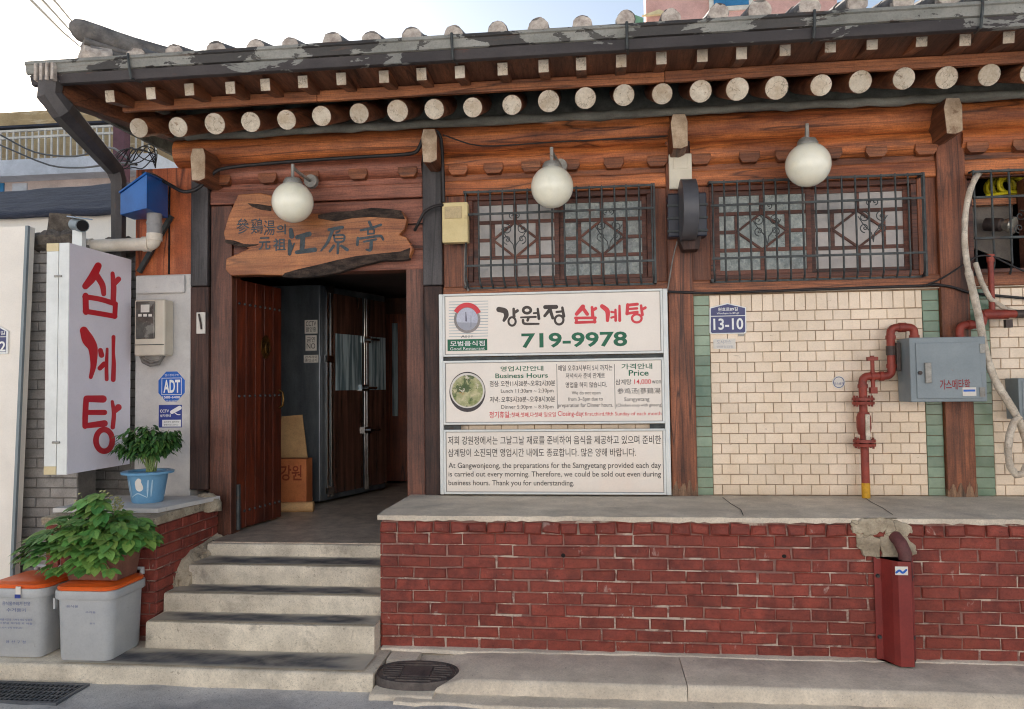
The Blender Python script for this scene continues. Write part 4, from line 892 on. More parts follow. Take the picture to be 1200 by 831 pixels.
for (a, c) in ((0.17, 0.60), (0.68, 0.99)):
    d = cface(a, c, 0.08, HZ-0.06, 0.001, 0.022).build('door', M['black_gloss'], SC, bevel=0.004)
    cface(a+0.02, c-0.02, 1.0, HZ-0.42, 0.0225, 0.027).build('glass_panel', M['painted_reflection_glass'], d)
for a in (0.06, 0.115, 0.615, 0.65):
    cface(a, a+0.03, 0.06, HZ-0.05, 0.0235, 0.034).build('chrome_strip', M['chrome'], SC, bevel=0.003)
for a, z in ((0.64, 0.62), (0.60, 1.02), (0.64, 1.48), (0.09, 0.12), (0.09, 1.28), (0.09, 1.9)):
    p = Bc+lu*LL*a+nrm*0.035+up*z; b = MB(); b.obox(p, lu*0.05, nrm*0.015, up*0.03)
    if a > 0.5: b.tube([p+nrm*0.01, p+nrm*0.05, p+nrm*0.06+lu*0.12], 0.012, 8)
    b.build('latch', M['chrome'], SC, smooth=40)
# stickers on the cabinet side
for (x0, y0, x1, y1, words) in ((357, 375, 372, 391, ('CCTV', '촬영중')), (358, 393, 371, 411, ('금연', 'NO')), (356, 416, 373, 425, ('관계자외', '출입금지'))):
    Yp = Bc.y-0.024
    X0, X1, Z0, Z1 = rectw(x0, y0, x1, y1, Yp)
    p = MB(); p.box(X0, X1, Yp, Yp+0.002, Z0, Z1); po = p.build('notice', M['paper'], SC)
    q = MB(); h = (Z1-Z0)
    for k, wd in enumerate(words):
        q.text(wd, (X0+0.012, Yp-0.0012, Z1-h*(0.1+0.42*k)), (X1-0.012, Yp-0.0012, Z1-h*(0.1+0.42*k)), (X1-0.012, Yp-0.0012, Z1-h*(0.45+0.42*k)), (X0+0.012, Yp-0.0012, Z1-h*(0.45+0.42*k)))
    q.build('lettering', M['black_letter'], po)
# cardboard pieces
c0, c1 = atz(327, 589, fz), atz(366, 586, fz)
Yc = Bc.y-0.17; x0 = at(318, 500, Yc).x; 
b = MB(); p = [at(318, 588, Yc), at(366, 586, Yc), at(354, 486, Yc+0.1), at(330, 488, Yc+0.1)]
b.prism(p, (0, 0.012, 0)); tag(b.build('cardboard_sheet', M['cardboard']), 'tall flat brown cardboard sheet leaning against the steel cabinet', 'cardboard')
Yb = Yc-0.16; X0, X1, Z0, Z1 = rectw(322, 538, 359, 582, Yb)
b = MB(); b.box(X0, X1, Yb, Yb+0.14, fz+0.012, Z1); o = b.build('cardboard_box', M['orange_box'], bevel=0.004); tag(o, 'orange printed carton standing behind the open wooden door leaf', 'carton')
q = MB(); q.text('강원', (X0+0.05, Yb-0.002, Z1-0.05), (X1-0.04, Yb-0.002, Z1-0.05), (X1-0.04, Yb-0.002, Z1-0.18), (X0+0.05, Yb-0.002, Z1-0.18), bold=0.02); q.build('lettering', mat('faded_red_print', lin((150,66,36)), None, rough=0.7), o)
b = MB(); c = at(347, 588, Yb-0.06); c.z = fz+0.04; b.tube([c-V((0.16, 0, 0)), c+V((0.13, 0.05, 0))], [0.04, 0.045], 10); tag(b.build('paper_roll', M['cardboard'], smooth=50), 'brown paper roll lying on the floor below the orange carton', 'paper roll')

# ------------------------------------------------------------------ menu sign (three panels on posts)
MS = thing('menu_sign', 'white framed three panel restaurant menu sign standing on the terrace', 'sign', ((at(515,580,-.07).x+at(784,580,-.07).x)/2, -0.07, 0.772))
YS = -0.07
fx0, fx1, fz0, fz1 = rectw(515, 341.5, 784.5, 580, YS)
for xa, xb in ((fx0, fx0+0.026), (fx1-0.032, fx1)): b = MB(); b.box(xa, xb, YS, YS+0.045, fz0, fz1); b.build('side_rail', M['white_paint'], MS, bevel=0.004)
b = MB(); b.box(fx0+.027, fx1-.033, YS+0.02, YS+0.035, at(650,417,YS).z, at(650,424,YS).z); b.box(fx0+.027, fx0+0.14, YS+0.02, YS+0.035, at(650,498,YS).z, at(650,504,YS).z); b.box(fx1-0.13, fx1-.033, YS+0.02, YS+0.035, at(650,498,YS).z, at(650,504,YS).z)
b.build('cross_bars', M['iron'], MS)
def panel(y0, y1):
    X0, X1 = fx0+0.027, fx1-0.033; Z1, Z0 = at(650, y0, YS).z, at(650, y1, YS).z
    b = MB(); t = 0.014
    b.box(X0, X1, YS-0.006, YS+0.018, Z1-t, Z1); b.box(X0, X1, YS-0.006, YS+0.018, Z0, Z0+t); b.box(X0, X0+t, YS-0.006, YS+0.018, Z0+t, Z1-t); b.box(X1-t, X1, YS-0.006, YS+0.018, Z0+t, Z1-t)
    o = b.build('sign_panel', M['white_paint'], MS, bevel=0.003)
    b = MB(); b.box(X0+t-0.002, X1-t+0.002, YS+0.002, YS+0.016, Z0+t-0.002, Z1-t+0.002); b.build('panel_face', M['panel_white'], o)
    b = MB(); g = 0.005; g = 0.0035; a0, a1, c0, c1 = X0+t, X1-t, Z0+t, Z1-t; y0_, y1_ = YS-0.002, YS+0.0015
    b.box(a0, a1, y0_, y1_, c0, c0+g); b.box(a0, a1, y0_, y1_, c1-g, c1); b.box(a0, a0+g, y0_, y1_, c0+g, c1-g); b.box(a1-g, a1, y0_, y1_, c0+g, c1-g); b.build('gasket', M['gasket'], o)
    return o
YL = YS+0.0005
p1 = panel(341.5, 416); p2 = panel(421, 497); p3 = panel(503, 579.5)
mF = lambda x, y: at(x, y, YS+0.0015)
offc = [0]
def noff(n=V((0, -1, 0))): offc[0] += 1; return n*(0.0003+0.00012*(offc[0] % 12))
zC = lambda x, y: mF(x/8.571+510, y/8.571+335)
zD = lambda x, y: mF(x/8+640, y/8+335)
offs = V((0, -1, 0))
k1 = MB()
def st(mb, mp, pts): mb.stroke([(x, y, w_*1.2) for x, y, w_ in pts], mp, noff())
st(k1, zC, [(640,238,45),(705,250,46),(718,300,40),(690,348,24)]); st(k1, zC, [(788,232,22),(792,310,26)]); st(k1, zC, [(795,270,24),(826,250,26)]); k1.ring(772, 358, 36, 42, 22, zC, noff())
k1.ring(922, 245, 38, 30, 28, zC, noff()); st(k1, zC, [(862,318,16),(1010,312,18)]); st(k1, zC, [(938,318,22),(928,348,22)]); st(k1, zC, [(1030,232,20),(1042,330,24)]); st(k1, zC, [(990,275,16),(1030,272,16)]); st(k1, zC, [(882,345,22),(884,384,22),(1040,382,16)])
st(k1, zC, [(1105,214,34),(1215,212,34)]); st(k1, zC, [(1155,235,30),(1100,302,24)]); st(k1, zD, [(38,225,26),(62,302,24)]); st(k1, zD, [(152,205,20),(166,285,24)]); st(k1, zD, [(98,245,18),(150,240,18)]); k1.ring(122, 320, 40, 42, 22, zD, noff())
k1.build('dark_lettering', M['dark_letter'], p1, recalc=False)
k2 = MB()
st(k2, zD, [(345,195,34),(318,228,34),(285,265,28)]); st(k2, zD, [(345,210,28),(385,265,28)]); st(k2, zD, [(430,202,22),(437,285,26)]); st(k2, zD, [(440,228,22),(465,212,24)])
st(k2, zD, [(275,302,22),(462,300,22)]); st(k2, zD, [(283,300,22),(285,345,22)]); st(k2, zD, [(455,300,22),(455,342,22)]); st(k2, zD, [(278,345,22),(460,338,22)])
st(k2, zD, [(525,192,34),(580,232,40),(575,325,26)]); st(k2, zD, [(612,245,18),(642,250,16)]); st(k2, zD, [(612,298,18),(642,290,16)]); st(k2, zD, [(650,225,18),(652,325,22)]); st(k2, zD, [(688,188,18),(690,325,24)])
st(k2, zD, [(765,178,26),(758,262,26)]); st(k2, zD, [(765,182,24),(855,172,24)]); st(k2, zD, [(765,218,18),(852,212,20)]); st(k2, zD, [(762,260,22),(855,246,22)]); st(k2, zD, [(890,185,20),(902,272,24)]); st(k2, zD, [(900,222,20),(930,205,22)]); k2.ring(850, 305, 45, 38, 22, zD, noff())
k2.build('red_lettering', M['pink_letter'], p1, recalc=False)
b = MB(); b.rtext('719-9978', 611, 389.5, 735, 407, YL, bold=0.025); b.build('phone_number', M['green_letter'], p1)
# emblem block
b = MB()
for k in range(13):
    y = 353+k*3.4; X0, X1, Z0, Z1 = rectw(526, y, 572, y+0.8, YL); b.add([(X0,YL,Z0),(X1,YL,Z0),(X1,YL,Z1),(X0,YL,Z1)], [(0,1,2,3)])
em = b.build('emblem', M['stripe'], p1)
b = MB(); b.disc(547.5, 374.5, 15.5, 16, mF, V((0, -0.0022, 0))); b.build('emblem_ring', mat('emblem_ring_grey', lin((160,152,148)), None, rough=0.5), em)
b = MB(); b.disc(547.5, 374, 12.6, 13.2, mF, V((0, -0.0027, 0))); b.build('emblem_field', mat('emblem_field_pale', lin((206,208,220)), lin((192,194,210)), rough=0.5), em)
b = MB(); b.disc(547.5, 374, 12.4, 13.0, mF, V((0, -0.0030, 0)), a0=0.35, a1=math.pi-0.3); b.build('emblem_hill', M['grey_print'], em)
b = MB(); b.stroke([(546, 366, 1.0), (546.4, 376, 2.0)], mF, V((0, -0.0034, 0))); b.stroke([(552, 370, 0.5), (552, 383, 0.6)], mF, V((0, -0.0035, 0))); b.build('emblem_tower', mat('emblem_slate', lin((120,116,136)), None, rough=0.5), em)
b = MB(); b.ring(547.5, 374, 15, 16.5, 5.5, mF, V((0, -0.0032, 0)), a0=math.pi*1.16, a1=math.pi*1.86); b.build('emblem_arc', M['pink_letter'], em)
b = MB(); b.rtext('용 산 구', 545, 392.8, 554, 396, YL); b.stroke([(541, 395.5, 0.8), (542.8, 393, 0.8), (544, 395.5, 0.8)], mF, V((0, -.002, 0))); b.build('lettering', M['black_letter'], em)
X0, X1, Z0, Z1 = rectw(524.5, 397.5, 571, 411, YS+0.001); b = MB(); b.box(X0, X1, YS-0.0008, YS+0.002, Z0, Z1); gp_ = b.build('green_plate', M['green_letter'], p1)
b = MB(); b.rtext('모범음식점', 527.5, 399.5, 568, 405.5, YS-0.002, 0.01); b.rtext('Good Restaurant', 527.5, 406.8, 568, 410.2, YS-0.002); b.build('lettering', M['white_letter'], gp_)
# second panel
zE = lambda x, y: (x/4.286+510, y/4.286+415)
CURM = [None]
def zr(mb, body, x0, y0, x1, y1, bold=0.0):
    a = zE(x0, y0); c = zE(x1, y1); q = MB(); q.rtext(body, a[0], a[1], c[0], c[1], YL, bold); q.build('text_line', CURM[0], p2)
CURM[0] = M['green_letter']; zr(b, '영업시간안내', 328, 60, 543, 86, .012); zr(b, 'Business Hours', 302, 96, 566, 120, .014); zr(b, '가격안내', 935, 47, 1090, 76, .012); zr(b, 'Price', 972, 80, 1072, 109, .014)
CURM[0] = M['black_letter']
zr(b, '점심: 오전11시30분~오후2시30분', 274, 132, 602, 162, .008); zr(b, 'Lunch 11:30am ~ 2:30pm', 330, 174, 594, 200); zr(b, '저녁: 오후5시30분~오후8시30분', 274, 212, 602, 242, .008); zr(b, 'Dinner 5:30pm ~ 8:30pm', 332, 255, 594, 280)
zr(b, '매일 오후3시부터 5시 까지는', 618, 54, 890, 84, .006); zr(b, '저녁식사 준비 관계로', 655, 94, 852, 122, .006); zr(b, '영업을 하지 않습니다.', 655, 140, 862, 168, .006); zr(b, 'We do not open', 686, 186, 830, 208); zr(b, 'from 3~5pm due to', 668, 216, 842, 240); zr(b, 'preparation for Dinner hours.', 618, 246, 892, 272)
zr(b, '삼계탕', 905, 126, 985, 154, .006); zr(b, 'won', 1088, 132, 1134, 148); zr(b, '参鸡汤|蔘鷄湯', 915, 170, 1132, 204); zr(b, 'Samgyetang', 950, 216, 1076, 242); zr(b, '(Chicken soup with ginseng)', 910, 248, 1140, 268)
CURM[0] = M['pink_letter']; zr(b, '14,000', 1000, 126, 1084, 154, .008); zr(b, '정기휴일:', 272, 288, 378, 322, .012); zr(b, '첫째,셋째,다섯째 일요일', 382, 292, 606, 318, .006); zr(b, 'Closing-day:', 616, 286, 748, 318, .006); zr(b, 'first,third,fifth Sunday of each month', 752, 290, 1136, 314)
b = MB()
for x in (612, 902):
    a = zE(x, 50); c = zE(x, 275); X0, X1, Z0, Z1 = rectw(a[0]-.25, a[1], a[0]+.25, c[1], YL); b.add([(X0,YL,Z0),(X1,YL,Z0),(X1,YL,Z1),(X0,YL,Z1)], [(0,1,2,3)])
b.build('divider_lines', M['black_letter'], p2)
cx, cy = zE(162, 190)
b = MB(); b.disc(cx, cy, 21.2, 23.6, mF, V((0, -0.0008, 0))); bw = b.build('bowl_picture', M['bowl_dark'], p2)
b = MB(); b.disc(cx, cy-1.6, 20.2, 20.6, mF, V((0, -0.0013, 0))); b.build('bowl_rim', M['paper'], bw)
b = MB(); b.disc(cx, cy-1.2, 18.2, 18.6, mF, V((0, -0.0018, 0))); b.build('soup', M['soup'], bw)
# third panel
zG = lambda x, y: (x/3.197+505, y/3.197+330)
b = MB()
for body, x0, y0, x1, y1 in (('저희 강원정에서는 그날그날 재료를 준비하여 음식을 제공하고 있으며 준비한', 64, 578, 862, 610), ('삼계탕이 소진되면 영업시간 내에도 종료합니다. 많은 양해 바랍니다.', 64, 625, 768, 656),
        ('At Gangwonjeong, the preparations for the Samgyetang provided each day', 66, 678, 862, 705), ('is carried out every morning. Therefore, we could be sold out even during', 66, 711, 862, 737), ('business hours. Thank you for understanding.', 66, 744, 536, 770)):
    a = zG(x0, y0); c = zG(x1, y1); b = MB(); b.rtext(body, a[0], a[1], c[0], c[1], YL, 0.004); b.build('text_line', M['black_letter'], p3)

# ------------------------------------------------------------------ projecting light box sign at the left
SX = at(153, 420, -0.05).x; ya, yb = -0.70, -0.05
zt_, zb_ = 2.445, 0.985; th = 0.155
LS = thing('projecting_sign', 'tall white projecting lightbox sign with red vertical brush letters', 'sign', (SX-th/2, (ya+yb)/2, zb_))
b = MB(); b.box(SX-th, SX-0.004, ya+0.012, yb, zb_+0.004, zt_-0.004); b.build('box', M['white_paint'], LS)
b = MB(); b.box(SX-0.004, SX, ya+0.004, yb, zb_, zt_); b.build('face', M['panel_lilac'], LS)
b = MB(); b.box(SX-0.070, SX-0.001, ya-0.002, ya+0.0035, zb_-0.002, zt_+0.002); b.box(SX-th, SX-0.074, ya-0.002, ya+0.0115, zb_+0.05, zt_-0.05); b.build('edge_trim', M['white_paint'], LS, bevel=0.002)
for za, zb5 in ((zt_-0.05, zt_+0.002), (zb_-0.002, zb_+0.05)): b = MB(); b.box(SX-th-0.001, SX-0.074, ya-0.003, ya+0.0115, za, zb5); b.build('end_cap', M['beige_cap'], LS, bevel=0.002)
for z in (zt_-0.21, zb_+0.2):
    b = MB(); b.obox((SX-0.072, ya-0.006, z), (0.026, 0, 0), (0, 0.006, 0), (0, 0, 0.007)); b.build('clasp', M['grey_metal'], LS, bevel=0.004)
sA = lambda x, y: atx(x/5.93+50, y/5.93+280, SX+0.001)
sB = lambda x, y: atx(x/5.733+50, y/5.733+415, SX+0.001)
sP = lambda x, y: atx(x, y, SX+0.001)
N1 = V((1, 0, 0))
def s2(mp, pts): k3.stroke(pts, mp, noff(N1))
def a2p(x, y, w_): return (x/5.93+50, y/5.93+280, w_/5.93)
def b2p(x, y, w_): return (x/5.733+50, y/5.733+415, w_/5.733)
k3 = MB()
s2(sA, [(385,188,50),(345,272,62),(297,328,46)]); s2(sA, [(375,255,44),(418,320,42),(424,382,34)]); s2(sA, [(485,240,28),(494,330,40),(490,430,38)]); s2(sA, [(500,310,34),(526,280,38)])
s2(sA, [(292,402,36),(400,418,36),(505,452,36)]); s2(sA, [(297,395,42),(300,508,42)]); s2(sA, [(295,503,36),(400,520,36),(502,538,34)]); s2(sA, [(505,452,34),(500,540,34)])
s2(sP, [a2p(285,637,56), a2p(312,700,88), a2p(352,755,66), b2p(342,80,40), b2p(322,155,26)])
s2(sP, [a2p(400,775,34), a2p(408,808,38)]); s2(sP, [b2p(383,95,32), b2p(412,66,34)])
s2(sP, [a2p(448,765,20), b2p(428,90,26), b2p(430,170,26)]); s2(sP, [a2p(492,682,28), a2p(490,790,22), b2p(478,60,30), b2p(474,172,32)])
s2(sB, [(292,300,38),(286,400,40),(284,485,36)]); s2(sB, [(295,300,44),(405,302,50)]); s2(sB, [(290,392,34),(415,392,36)]); s2(sB, [(285,482,36),(415,466,44)])
s2(sB, [(467,320,22),(480,400,30),(470,492,30)]); s2(sB, [(480,388,30),(508,358,44)]); k3.ring(412, 580, 55, 73, 38, sB, noff(N1))
k3.build('red_lettering', M['red_letter'], LS, recalc=False)

# ------------------------------------------------------------------ carved wooden name board
YN = -0.09
NB = thing('wooden_name_board', 'orange live-edge wooden name board with carved Chinese letters above the door', 'sign', at(375, 285, YN))
pr = [(279,228),(305,226),(318,229),(331,240),(350,249),(375,250),(400,253),(425,250),(447,246),(470,247),(477,257),(474,268),(468,275),(476,278),(484,291),(479,303),(450,305),(420,309),(398,316),(380,321),(345,323),(300,322),(270,323),(264,316),(265,303),(279,297),(292,291),(280,287),(264,283),(262,273),(268,252)]
b = MB(); b.prism([at(x, y, YN) for x, y in pr], (0, 0.055, 0)); b.build('board', M['slab_wood'], NB, bevel=0.006)
def strip(top, bot, y, t, name, m, jit=1.0):
    rnd = random.Random(len(top)); P = [at(x+rnd.uniform(-jit, jit), yy+rnd.uniform(-jit, jit), y) for x, yy in top]+[at(x+rnd.uniform(-jit, jit), yy+rnd.uniform(-jit, jit), y) for x, yy in bot[::-1]]
    b = MB(); b.prism(P, (0, t, 0)); return b.build(name, m, NB, bevel=0.003)
strip([(334,319),(350,315),(372,311),(395,305),(418,300),(445,297),(470,294),(481,291)], [(330,324),(352,325),(375,323),(398,319),(420,311),(448,306),(470,304),(480,304)], YN-0.008, 0.06, 'bark_edge', M['bark'])
strip([(372,251),(390,249),(412,247),(435,243),(455,244),(470,246)], [(372,256),(392,259),(412,256),(435,254),(455,255),(474,257)], YN-0.006, 0.05, 'bark_edge', M['bark'])
strip([(263,281),(274,282),(286,286),(303,286)], [(264,284),(276,288),(287,290),(300,288)], YN-0.004, 0.03, 'bark_edge', M['bark'], 0.4)
strip([(290,238),(303,239),(318,242)], [(294,242),(305,246),(318,247)], YN-0.004, 0.03, 'bark_edge', M['bark'], 0.5)
nE = lambda x, y: at(x/7.915+255, y/7.915+225, YN-0.002); nF = lambda x, y: at(x/7.917+370, y/7.917+225, YN-0.002)
b = MB(); D = V((0, -1, 0))
for mp, pts in ((nE, [(680,352,38),(688,410,50)]), (nE, [(668,452,26),(672,505,44),(668,575,34)]), (nE, [(680,545,26),(712,478,14)]), (nE, [(738,420,40),(850,390,46)]), (nE, [(792,410,46),(782,545,46)]), (nE, [(735,560,36),(810,548,42),(902,536,44)]),
    (nF, [(122,350,28),(190,338,32),(248,328,30)]), (nF, [(158,352,30),(112,470,30),(50,545,16)]), (nF, [(192,378,20),(222,362,18)]), (nF, [(168,402,16),(272,396,20),(262,462,20),(178,470,16),(168,402,16)]), (nF, [(178,434,12),(262,430,12)]), (nF, [(208,470,28),(204,570,22)]), (nF, [(168,500,26),(130,552,22)]), (nF, [(238,500,24),(292,536,32)]),
    (nF, [(498,280,28),(515,318,28)]), (nF, [(418,356,22),(520,335,26),(605,304,24)]), (nF, [(485,345,16),(484,392,18)]), (nF, [(485,348,14),(545,342,16),(540,388,16)]), (nF, [(484,390,16),(540,386,16)]), (nF, [(392,428,26),(386,490,26)]), (nF, [(395,434,22),(520,418,24),(608,404,26),(626,442,22)]), (nF, [(448,462,18),(560,440,22)]), (nF, [(516,455,30),(512,545,34),(470,535,18)])):
    b.stroke(pts, mp, noff(D))
b.build('large_lettering', M['slate_letter'], NB, recalc=False)
b = MB()
for ch, x0, y0, x1, y1 in (('參', 277, 256, 292, 274), ('鷄', 294, 256, 308, 274), ('湯', 309, 258, 322, 276), ('의', 324, 263, 335, 275), ('元', 303, 278, 317, 293), ('祖', 320, 279, 335, 294)):
    b.rtext(ch, x0, y0, x1, y1, YN-0.0025, 0.006 if ch in '參鷄湯' else 0.02)
b.build('small_lettering', M['slate_letter'], NB)

# ------------------------------------------------------------------ globe lamps
def globe_lamp(px, py, arm, label, first=None):
    g = at(px, py, -0.30)
    if first is None:
        t = thing('globe_lamp', label, 'lamp', g, 'white globe wall lamps'); r = 0.137
        b = MB(); prof = [(0.03, r*0.985)]+[(r*math.sin(a), r*math.cos(a)) for a in [math.pi*k/22 for k in range(2, 22)]]+[(0.004, -r)]
        b.lathe(prof, g, 32); b.build('globe', M['globe'], t, smooth=60)
        b = MB(); b.lathe([(0.062, r*0.87), (0.064, r*0.97), (0.05, r+0.022), (0.02, r+0.03), (0.014, r+0.032)], g, 20); b.build('cap', M['grey_metal'], t, smooth=40)
        b = MB(); b.tube([g+V((0, 0, r+0.03)), g+V((0, 0, r+0.12))], 0.012, 8); b.tube([g+V((0, 0.0, r+0.10)), g+V((0.01, 0.05, r+0.085)), g+V((0.03, 0.13, r+0.07)), g+V((0.045, 0.2, r+0.06))], 0.011, 8); b.build('arm', M['grey_metal'], t, smooth=40)
        c = g+V((0.045, 0.2, r+0.06)); b = MB(); b.tube([c, c+V((0, 0.03, 0))], [0.045, 0.05], 18); b.build('wall_plate', M['grey_metal'], t, smooth=40)
        return t
    c = copy_tree(first); c.location = g; c['label'] = label; return c
L1 = globe_lamp(647, 219, 0, 'white globe lamp above the three panel menu sign')
L0 = globe_lamp(343, 237, 0, 'white globe lamp overlapping the carved wooden name board', L1)
L2 = globe_lamp(947, 193, 0, 'white globe lamp in front of the window above the cream tiled wall', L1)

# ------------------------------------------------------------------ boxes on posts
Yx = -0.13
def small_box(name, x0, y0, x1, y1, yf, yb_, m, label, cat, cov=None):
    X0, X1, Z0, Z1 = rectw(x0, y0, x1, y1, yf)
    t = thing(name, label, cat, ((X0+X1)/2, yb_, Z0)); b = MB(); b.box(X0, X1, yf, yb_, Z0, Z1); b.build('case', m, t, bevel=0.006)
    if cov:
        a0, a1, c0, c1 = rectw(*cov, yf-0.004); b = MB(); b.box(a0, a1, yf-0.005, yf-0.0005, c0, c1); b.build('cover', m, t, bevel=0.003)
    return t
t = small_box('bell_box', 518, 237, 548, 284, -0.12, -0.045, M['box_cream'], 'cream plastic junction box between the slate post and the barred window', 'box')
X0, X1, Z0, Z1 = rectw(521, 242, 541, 256, -0.124); b = MB(); b.box(X0, X1, -0.126, -0.1205, Z0, Z1); b.build('cover', mat('tan_cover', lin((206,184,140)), None, rough=0.5), t, bevel=0.003)
t = small_box('switch_box', 784, 180, 811, 221, -0.07, -0.037, M['box_white'], 'white plastic switch box above the round dark drum on the wooden post', 'box', (789, 184, 806, 198))
# round drum-shaped lamp box seen edge on, fixed to the post
dc = at(806, 246, -0.20); t = thing('round_drum_sign', 'dark grey round drum shaped sign box seen edge on, fixed to the post', 'sign box', dc)
b = MB(); b.lathe([(0.18, -0.05), (0.195, -0.046), (0.195, 0.046), (0.18, 0.05)], dc, 40, axis='x'); b.build('drum', M['speaker'], t, smooth=40)
b = MB(); b.box(dc.x-0.12, dc.x+0.13, -0.13, -0.038, dc.z-0.16, dc.z+0.13); b.build('mount', M['navy_black'], t, bevel=0.01)
b = MB()
for k in range(3): b.box(dc.x-0.125, dc.x+0.135, -0.137, -0.13, dc.z-0.13+k*0.085, dc.z-0.115+k*0.085)
b.build('clamp_strap', M['iron'], t)
b = MB(); b.prism([(dc.x-0.06, -0.16, dc.z-0.165), (dc.x+0.09, -0.16, dc.z-0.165), (dc.x+0.07, -0.16, dc.z-0.25), (dc.x-0.03, -0.16, dc.z-0.25)], (0, 0.12, 0)); b.build('lower_bracket', M['wood_z_dark'], t, bevel=0.005)

# ------------------------------------------------------------------ address plate, little plaques, sticker
YA = -0.018
A_ = thing('address_plate', 'dark blue house shaped address plate reading 13-10 on the cream tiles', 'plate', at(853, 375, YA))
hp = lambda k: [at(853+(x-853)*k, 375+(y-375)*k, YA) for x, y in ((831.5,360.5),(852.5,355),(874.5,360),(874.8,389.5),(873,391),(833,391.5),(831.5,390))]
b = MB(); b.prism(hp(1.0), (0, 0.012, 0)); b.build('rim', M['white_letter'], A_, bevel=0.002)
b = MB(); b.prism([p+V((0, -0.0012, 0)) for p in hp(0.93)], (0, 0.001, 0)); b.build('field', M['navy'], A_)
b = MB(); b.rtext('원효로89길', 841.5, 360.3, 864.5, 364.5, YA-0.0018, 0.012); b.rtext('Wonhyo-ro 89-gil', 840, 366, 866, 368.6, YA-0.0018, 0.006); b.rtext('13-10', 836, 373, 871, 386.5, YA-0.0018, 0.02)
X0, X1, Z0, Z1 = rectw(833, 369.9, 873.5, 370.7, YA-0.0018); b.add([(X0,YA-.0018,Z0),(X1,YA-.0018,Z0),(X1,YA-.0018,Z1),(X0,YA-.0018,Z1)], [(0,1,2,3)]); b.build('lettering', M['white_letter'], A_)
X0, X1, Z0, Z1 = rectw(836, 397, 862, 409, -0.006); b = MB(); b.box(X0, X1, -0.007, -0.0035, Z0, Z1); pq = b.build('paper_label', M['paper'], bevel=0.001); tag(pq, 'small faded white paper label stuck below the address plate', 'label')
b = MB(); b.rtext('도시가스', 840, 398.5, 857, 403, -0.0085); b.rtext('안전점검필', 840, 405, 859, 407.5, -0.0085); b.build('lettering', M['grey_print'], pq)
c = at(983, 448, -0.006); b = MB(); b.prism([c+V((0.041*math.cos(a), 0, 0.041*math.sin(a))) for a in [2*math.pi*k/24 for k in range(24)]], (0, 0.0025, 0)); rs = b.build('round_sticker', M['paper']); tag(rs, 'small round white sticker on the cream tiles left of the red pipe', 'sticker')
b = MB(); b.rtext('가스배관', 977, 448, 989, 451.5, -0.0075); b.ring(983, 448, 6.2, 6.2, 0.8, lambda x, y: at(x, y, -0.0076), V((0, 0, 0))); b.build('lettering', M['blue_print'], rs)
b = MB(); X0, X1, Z0, Z1 = rectw(865, 391.5, 872, 394, -0.008); b.box(X0, X1, -0.012, -0.0035, Z0, Z1); b.build('plate_bracket', M['grey_metal'], A_)

# ------------------------------------------------------------------ gas meter box and pipes
GX0, GX1 = at(1066.5, 430, -0.24).x, at(1156, 430, -0.24).x; GZ0, GZ1 = at(1110, 471, -0.24).z, at(1110, 395, -0.24).z
GB = thing('gas_meter_box', 'grey blue steel gas meter box with red lettering on the tiled wall', 'meter box', ((GX0+GX1)/2, -0.02, GZ0))
b = MB(); b.box(GX0, GX1, -0.24, -0.037, GZ0, GZ1); b.build('case', M['box_grey'], GB, bevel=0.006)
d0, d1, e0_, e1_ = rectw(1074, 401.5, 1150, 467, -0.246); b = MB(); b.box(d0, d1, -0.2475, -0.2405, e0_, e1_); dr = b.build('door', M['box_grey'], GB, bevel=0.003)
b = MB(); p, q, r_, s_ = rectw(1083.5, 425, 1091, 449, -0.25); b.box(p, q, -0.262, -0.248, r_, s_); b.build('handle', M['grey_metal'], dr, bevel=0.004)
b = MB(); c = at(1078, 437, -0.25); b.tube([c+V((0, 0.003, 0)), c+V((0, -0.01, 0))], 0.012, 12); b.build('lock', M['steel_pipe'], dr, smooth=40)
for y in (408, 459):
    b = MB(); p, q, r_, s_ = rectw(1148, y-5, 1154, y+6, -0.246); b.box(p, q, -0.252, -0.2478, r_, s_); b.build('hinge', M['grey_metal'], dr)
b = MB(); b.rtext('가스메타함', 1101.5, 444.5, 1137, 456.5, -0.2485, 0.015); b.build('lettering', mat('dark_red_lettering', lin((158,44,52)), None, rough=0.5), dr)
b = MB(); p, q, r_, s_ = rectw(1128, 454, 1144, 464, -0.2485); b.box(p, q, -0.2495, -0.248, r_, s_); sk = b.build('sticker', M['paper'], dr)
b = MB(); p, q, r_, s_ = rectw(1129, 456.5, 1143, 459, -0.2502); b.add([(p,-.2502,r_),(q,-.2502,r_),(q,-.2502,s_),(p,-.2502,s_)], [(0,1,2,3)]); b.build('sticker_band', M['blue_sticker'], sk)
def arc_pipe(pts, r, mb, n=10):
    # rounded elbows at the inner points
    P = [V(p) for p in pts]; out = [P[0]]
    for i in range(1, len(P)-1):
        a = (P[i-1]-P[i]); c = (P[i+1]-P[i]); d = min(r*1.7, a.length*0.45, c.length*0.45); s0_, s1_ = P[i]+a.normalized()*d, P[i]+c.normalized()*d
        for k in range(6):
            t = k/5; out.append(s0_*(1-t)**2+P[i]*2*t*(1-t)+s1_*t*t)
    out.append(P[-1]); mb.tube(out, r, n)
YP = -0.10
gp0 = at(1015, 583, YP); gp0.z = 0.772
GP = thing('gas_riser_pipe', 'red gas pipe with two flanges and a yellow foot feeding the meter box', 'pipe', gp0)
q1, q2, q3, q4 = at(1015, 441, YP), at(1045, 438, YP), at(1045, 384, YP), at(1071, 383, YP)
q1.x = gp0.x; q2.z = q1.z; q3.x = q2.x; q4.z = q3.z; q5 = q4.copy(); q5.z = GZ1-0.01
R0 = 0.025
zy = at(1015, 566, YP).z; zf1, zf2 = at(1015, 519, YP).z, at(1015, 470, YP).z
